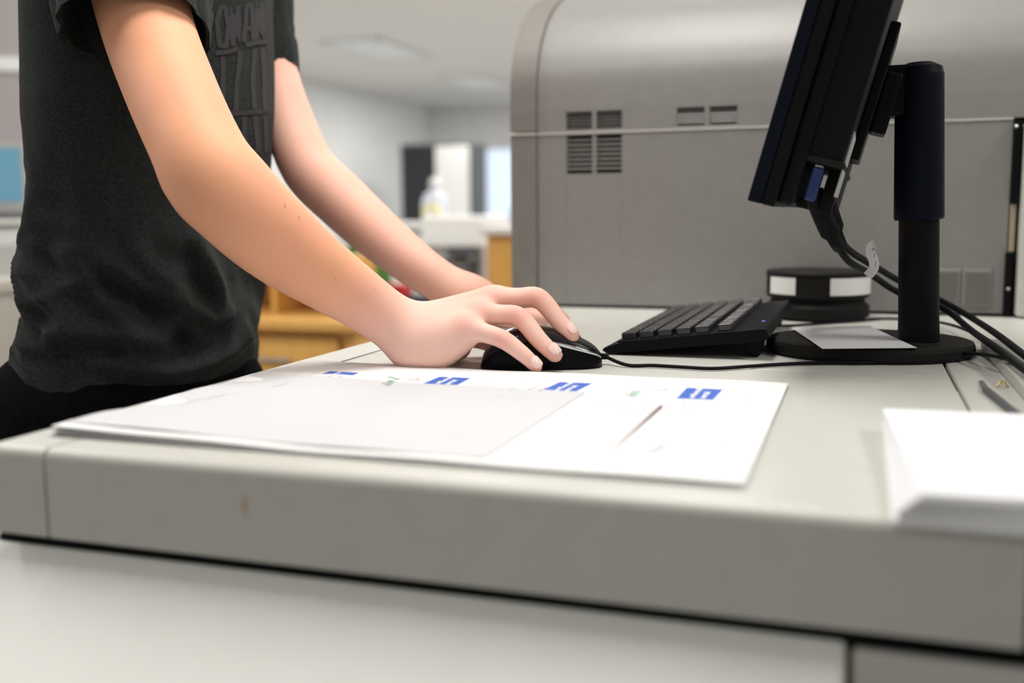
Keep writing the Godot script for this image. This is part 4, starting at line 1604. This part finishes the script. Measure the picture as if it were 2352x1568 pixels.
# ---------------------------------------------------------------- small things on the table
func make_small_things() -> void:
	# note on the monitor base
	var st := begin()
	var q := []
	for e in [[1818, 752], [1995, 747], [2106, 798], [1889, 800]]:
		q.append(on_y(e[0], e[1], T + 0.0165))
	var mid := Vector3.ZERO
	for p in q:
		mid += p / 4.0
	flat(st, q.map(func(p): return p - mid), Vector3.UP)
	flat(st, q.map(func(p): return p - mid - Vector3(0, 0.0004, 0)), Vector3.DOWN)
	for i in 4:
		var a: Vector3 = q[i] - mid
		var b: Vector3 = q[(i + 1) % 4] - mid
		flat(st, [a, b, b - Vector3(0, 0.0004, 0), a - Vector3(0, 0.0004, 0)], ((a + b) * Vector3(1, 0, 1)).normalized())
	single("note_paper", st.commit(), M.paper_cool, "white slip of paper lying on the monitor's oval base", "paper", mid)

	# round device with white side panels, behind the keyboard
	var c := on_y(1880, 722, T)
	c = Vector3(-0.0530, T, -1.4320)
	var t := thing("docking_puck", "squat round black device with white side panels behind the keyboard", "device", c)
	var R := 0.0675
	part("foot", lathe([Vector2(0, 0), Vector2(R * 0.86, 0), Vector2(R * 0.99, 0.004), Vector2(R * 0.99, 0.017), Vector2(R * 0.9, 0.023), Vector2(0, 0.0235)], 56), M.black_dust, t)
	part("waist", lathe([Vector2(R * 0.9, 0.023), Vector2(R * 0.9, 0.030), Vector2(0, 0.030)], 48), M.gap, t)
	part("drum", lathe([Vector2(0, 0.0295), Vector2(R * 0.97, 0.0295), Vector2(R * 0.985, 0.032), Vector2(R * 0.985, 0.058), Vector2(R, 0.0585), Vector2(R, 0.0615), Vector2(R * 0.97, 0.064), Vector2(0, 0.0655)], 56), M.black_dust, t)
	for e in [[1.95, 2.62], [0.15, 1.30]]:
		st = begin()
		add_lathe(st, [Vector2(R * 0.96, 0.0345), Vector2(R * 1.003, 0.0345), Vector2(R * 1.003, 0.0565), Vector2(R * 0.96, 0.0565)], 20, 1.0, 1.0, e[0], e[1])
		part("side_panel", st.commit(), M.white_plastic, t)

	# scalpel
	var a := on_y(2254, 874, T + 0.001)
	var b := on_y(2266, 895, T + 0.0025)
	var e := on_y(2326, 943, T + 0.0025)
	t = thing("craft_knife", "slim craft knife with black handle and steel blade behind the paper stack", "knife", Vector3(b.x, T, b.z))
	var o := -t.position
	var dir := (e - b).normalized()
	var side := dir.cross(Vector3.UP).normalized()
	st = begin()
	for y in [0.0006, 0.0014]:
		var w := side * 0.0028
		flat(st, [a + o - side * 0.0014 + Vector3(0, y - 0.001, 0), a + o + side * 0.002 + Vector3(0, y - 0.001, 0), b + o + w + Vector3(0, y - 0.001, 0), b + o - w + Vector3(0, y - 0.001, 0)], Vector3.UP)
	part("blade", st.commit(), M.steel, t)
	var handle := part("handle", rbox(Vector3(0.0062, 0.004, (e - b).length() + 0.04), 0.0014), M.dark_plastic, t)
	handle.transform = Transform3D(Basis(side, Vector3.UP, -dir), b + dir * ((e - b).length() + 0.036) * 0.5 + o + Vector3(0, -0.0003, 0))

	# little bent brass clip
	c = on_y(2302, 889, T)
	st = begin()
	var pts := []
	for k in [[-0.0048, 0.0007], [-0.0034, 0.0008], [-0.0022, 0.0042], [-0.0008, 0.0046], [0.0, 0.0022], [0.0008, 0.0046], [0.0022, 0.0042], [0.0034, 0.0008], [0.0048, 0.0007]]:
		pts.append(Vector3(k[0], k[1], 0))
	for s in [-0.0013, 0.0013]:
		var line := []
		for p in pts:
			line.append(p + Vector3(0, 0, s))
		add_tube(st, line, 0.00065, 8)
	single("brass_clip", st.commit(), M.gold, "tiny bent brass clip beside the raised table rail", "clip", c)

# ---------------------------------------------------------------- far things
func crate(called: String, label: String, category: String, lo: Vector3, hi: Vector3, m: Material) -> MeshInstance3D:
	return single(called, rbox(hi - lo, 0.004), m, label, category, (lo + hi) / 2)

func make_background() -> void:
	# beech desk with pedestal, left of the table
	var t := thing("wooden_desk", "beech wood desk with a drawer pedestal behind the t-shirt", "desk", Vector3(-1.9, 0, -3.05))
	var o := -t.position
	span("top", Vector3(-2.40, 0.735, -3.3) + o, Vector3(-1.45, 0.765, -2.78) + o, M.beech, t, 0.004)
	span("side_panel", Vector3(-2.38, 0.0, -3.28) + o, Vector3(-2.35, 0.735, -2.82) + o, M.beech, t, 0.003)
	span("side_panel", Vector3(-1.50, 0.0, -3.28) + o, Vector3(-1.47, 0.735, -2.82) + o, M.beech, t, 0.003)
	span("pedestal", Vector3(-2.00, 0.02, -3.27) + o, Vector3(-1.51, 0.732, -2.84) + o, M.beech, t, 0.003)
	for k in 3:
		var d := span("drawer", Vector3(-1.98, 0.06 + k * 0.22, -2.84) + o, Vector3(-1.53, 0.27 + k * 0.22, -2.82) + o, M.beech, t, 0.003)
		part("handle", rbox(Vector3(0.12, 0.012, 0.02), 0.004), M.steel, d, Vector3(0, 0.03, 0.02))
	# low beech shelf unit on the desk
	var s := thing("desktop_shelf", "open beech shelf box standing on the wooden desk", "shelf", Vector3(-1.95, 0.765, -3.15))
	o = -s.position
	span("back", Vector3(-2.30, 0.766, -3.28) + o, Vector3(-1.62, 0.94, -3.26) + o, M.beech, s, 0.002)
	span("top", Vector3(-2.30, 0.93, -3.27) + o, Vector3(-1.62, 0.95, -2.98) + o, M.beech, s, 0.002)
	for x in [-2.30, -1.86, -1.64]:
		span("divider", Vector3(x, 0.766, -3.27) + o, Vector3(x + 0.02, 0.935, -2.98) + o, M.beech, s, 0.002)

	# things seen between the arms, on a low grey bench
	t = thing("bench", "low dark grey bench between the wooden desk and the copier", "bench", Vector3(-1.75, 0, -4.0))
	o = -t.position
	span("top", Vector3(-2.35, 0.66, -4.15) + o, Vector3(-1.52, 0.69, -3.68) + o, M.dark_plastic, t, 0.003)
	for x in [-2.32, -1.58]:
		for z in [-4.12, -3.72]:
			span("leg", Vector3(x, 0, z) + o, Vector3(x + 0.03, 0.66, z + 0.03) + o, M.steel, t, 0.002)
	var red := px(912, 668, 4.3)
	crate("red_box", "small bright red box on the low bench", "box", Vector3(red.x - 0.05, 0.691, red.z - 0.05), Vector3(red.x + 0.05, 0.80, red.z + 0.05), mat(lin(0.62, 0.02, 0.025), 0.4))
	var green := px(850, 600, 4.25)
	crate("green_binder", "upright green binder on the low bench", "binder", Vector3(green.x - 0.04, 0.691, green.z - 0.12), Vector3(green.x + 0.04, 0.97, green.z + 0.12), mat(lin(0.05, 0.20, 0.03), 0.5))
	var blue := px(985, 700, 4.3)
	crate("blue_crate", "dark blue grey crate on the low bench beside the copier", "crate", Vector3(blue.x - 0.09, 0.691, blue.z - 0.06), Vector3(blue.x + 0.07, 0.755, blue.z + 0.06), mat(lin(0.05, 0.065, 0.10), 0.5))

	# copier: white lid, grey body with dark trays
	var c := px(1045, 560, 5.1)
	t = thing("copier", "white office copier with grey front and dark paper trays", "copier", Vector3(c.x, 0, c.z - 0.25))
	span("body", Vector3(-0.17, 0.05, -0.25), Vector3(0.15, 0.93, 0.25), M.grey_plastic, t, 0.01)
	span("lid", Vector3(-0.19, 0.965, -0.25), Vector3(0.14, 1.075, 0.24), M.white_plastic, t, 0.02)
	span("scanner", Vector3(-0.19, 0.925, -0.26), Vector3(0.15, 0.965, 0.27), M.white_plastic, t, 0.006)
	for k in 2:
		var d := span("tray", Vector3(-0.15, 0.60 + k * 0.14, 0.25), Vector3(0.13, 0.72 + k * 0.14, 0.27), M.dark_plastic, t, 0.004)
		part("handle", rbox(Vector3(0.09, 0.016, 0.012), 0.004), M.steel, d, Vector3(0.05, 0.03, 0.014))
	span("control_panel", Vector3(-0.02, 0.875, 0.25), Vector3(0.13, 0.925, 0.31), M.dark_plastic, t, 0.006)
	var knob := lathe([Vector2(0, -0.012), Vector2(0.0085, -0.0085), Vector2(0.012, 0), Vector2(0.0085, 0.0085), Vector2(0, 0.012)], 16)
	part("knob", knob, M.chrome, t, px(1084, 592, 5.03) - t.position)

	# beech cupboard with a white worktop, and a pale blue box on it
	c = px(1150, 600, 4.3)
	t = thing("wooden_cupboard", "beech cupboard with a white worktop beside the press", "cupboard", Vector3(c.x, 0, c.z - 0.3))
	span("carcass", Vector3(-0.06, 0.0, -0.3), Vector3(0.60, 1.0, 0.3), M.beech, t, 0.004)
	span("door", Vector3(-0.04, 0.06, 0.3), Vector3(0.27, 0.98, 0.32), M.beech, t, 0.004)
	span("door", Vector3(0.28, 0.06, 0.3), Vector3(0.59, 0.98, 0.32), M.beech, t, 0.004)
	span("worktop", Vector3(-0.08, 1.0, -0.32), Vector3(0.62, 1.035, 0.34), M.white_plastic, t, 0.006)
	crate("blue_box", "pale blue grey box on the cupboard's white worktop", "box", t.position + Vector3(-0.03, 1.036, -0.1), t.position + Vector3(0.12, 1.11, 0.1), mat(lin(0.36, 0.44, 0.58), 0.5))

	# long white counter further back, with a bottle and a yellow reel
	c = px(950, 510, 6.0)
	t = thing("counter", "long white counter standing in front of the tall black cupboard", "counter", Vector3(c.x + 0.2, 0, c.z - 0.3))
	span("top", Vector3(-0.75, 1.0, -0.3), Vector3(0.9, 1.035, 0.32), M.white_plastic, t, 0.006)
	span("front", Vector3(-0.72, 0.0, -0.25), Vector3(0.87, 1.0, 0.25), M.white_plastic, t, 0.004)
	var p := c + Vector3(0.03, 0, -0.1)
	t = thing("bottle", "white plastic bottle with round cap on the long counter", "bottle", Vector3(p.x, 1.036, p.z - 0.15))
	part("body", lathe([Vector2(0, 0), Vector2(0.07, 0), Vector2(0.078, 0.01), Vector2(0.078, 0.12), Vector2(0.062, 0.165), Vector2(0.03, 0.19), Vector2(0.028, 0.205), Vector2(0, 0.206)], 32), mat(lin(0.62, 0.66, 0.76), 0.3), t)
	part("cap", lathe([Vector2(0, 0.2), Vector2(0.026, 0.208), Vector2(0.036, 0.235), Vector2(0.026, 0.262), Vector2(0, 0.27)], 24), M.steel, t)
	p = c + Vector3(0.09, 0, -0.06)
	t = thing("tape_reel", "pale yellow reel of tape in front of the white bottle", "tape", Vector3(p.x, 1.036, p.z))
	part("roll", lathe([Vector2(0.025, -0.02), Vector2(0.055, -0.02), Vector2(0.055, 0.02), Vector2(0.025, 0.02), Vector2(0.025, -0.02)], 32), mat(lin(0.85, 0.78, 0.42), 0.5), t, Vector3(0, 0.0555, 0), Vector3(PI / 2, 0, 0))
	part("core", lathe([Vector2(0.023, -0.02), Vector2(0.025, -0.02), Vector2(0.025, 0.02), Vector2(0.023, 0.02), Vector2(0.023, -0.02)], 24), M.white_plastic, t, Vector3(0, 0.0555, 0), Vector3(PI / 2, 0, 0))

	# tall cupboard: black carcass and left door, white right door
	t = thing("tall_cupboard", "tall black office cupboard with one white sliding door by the left wall", "cupboard", Vector3(-5.16, 0, -12.45))
	span("carcass", Vector3(-0.48, 0.0, -0.3), Vector3(0.5, 1.96, 0.22), M.dark_plastic, t, 0.006)
	span("door", Vector3(-0.45, 0.05, 0.22), Vector3(0.02, 1.93, 0.25), mat(lin(0.012, 0.014, 0.022), 0.5), t, 0.004)
	var wd := span("door", Vector3(0.02, 0.05, 0.24), Vector3(0.47, 1.92, 0.27), M.white_plastic, t, 0.004)
	wd.set_meta("label", "white sliding door")

	# left: a workstation with a pale blue screen
	t = thing("side_table", "beige counter with a panelled front at the far left", "counter", Vector3(-2.78, 0, -2.75))
	span("top", Vector3(-0.6, 0.86, -0.4), Vector3(0.30, 0.90, 0.36), M.machine, t, 0.005)
	span("front", Vector3(-0.58, 0.0, -0.38), Vector3(0.28, 0.86, 0.33), M.machine, t, 0.004)
	var e := px(28, 560, 3.45)
	t = thing("desktop_scanner", "light grey desktop scanner standing on the beige counter", "scanner", Vector3(e.x, 0.901, e.z))
	part("body", prism(PackedVector2Array([Vector2(-0.20, 0), Vector2(0.055, 0), Vector2(0.05, 0.10), Vector2(0.02, 0.155), Vector2(-0.20, 0.165)]), -0.12, 0.12), M.grey_plastic, t)
	span("lid", Vector3(-0.2, 0.166, -0.12), Vector3(0.03, 0.18, 0.12), M.white_plastic, t, 0.005)
	var f := px(20, 405, 3.75)
	t = thing("display", "small display showing a plain pale blue screen behind the scanner", "monitor", Vector3(f.x - 0.05, 0.901, f.z))
	span("stand", Vector3(-0.05, 0.0, -0.04), Vector3(0.05, 0.16, 0.04), M.dark_plastic, t, 0.006)
	span("casing", Vector3(-0.28, 0.205, -0.03), Vector3(0.125, 0.455, 0.0), M.grey_plastic, t, 0.008)
	span("base", Vector3(-0.15, 0.15, -0.06), Vector3(0.11, 0.20, 0.06), M.dark_plastic, t, 0.008)
	var scr := mat(lin(0.10, 0.25, 0.36), 0.2)
	scr.emission_enabled = true
	scr.emission = Color(0.55, 0.80, 0.90)
	scr.emission_energy_multiplier = 0.45
	span("screen", Vector3(-0.26, 0.245, 0.0), Vector3(0.11, 0.44, 0.003), scr, t, 0.001)
	# partition of mauve grey panels in a white frame
	t = thing("partition_screen", "mauve grey office partition with white frame bars at the far left", "partition", Vector3(-3.4, 0, -3.6))
	var turn := Basis(Vector3.UP, 0.72)
	t.basis = turn
	for k in 2:
		span("panel", Vector3(-1.1, [0.05, 1.76][k], -0.02), Vector3(0.36, [1.70, 2.25][k], 0.02), mat(lin(0.40, 0.37, 0.385), 0.9), t, 0.003)
	span("rail", Vector3(-1.1, 1.70, -0.025), Vector3(0.36, 1.76, 0.03), M.white_plastic, t, 0.004)
	span("rail", Vector3(-1.1, 2.25, -0.025), Vector3(0.36, 2.29, 0.03), M.white_plastic, t, 0.004)
	span("post", Vector3(0.36, 0.0, -0.03), Vector3(0.40, 2.29, 0.03), M.white_plastic, t, 0.004)
	span("post", Vector3(-1.14, 0.0, -0.03), Vector3(-1.10, 2.29, 0.03), M.white_plastic, t, 0.004)
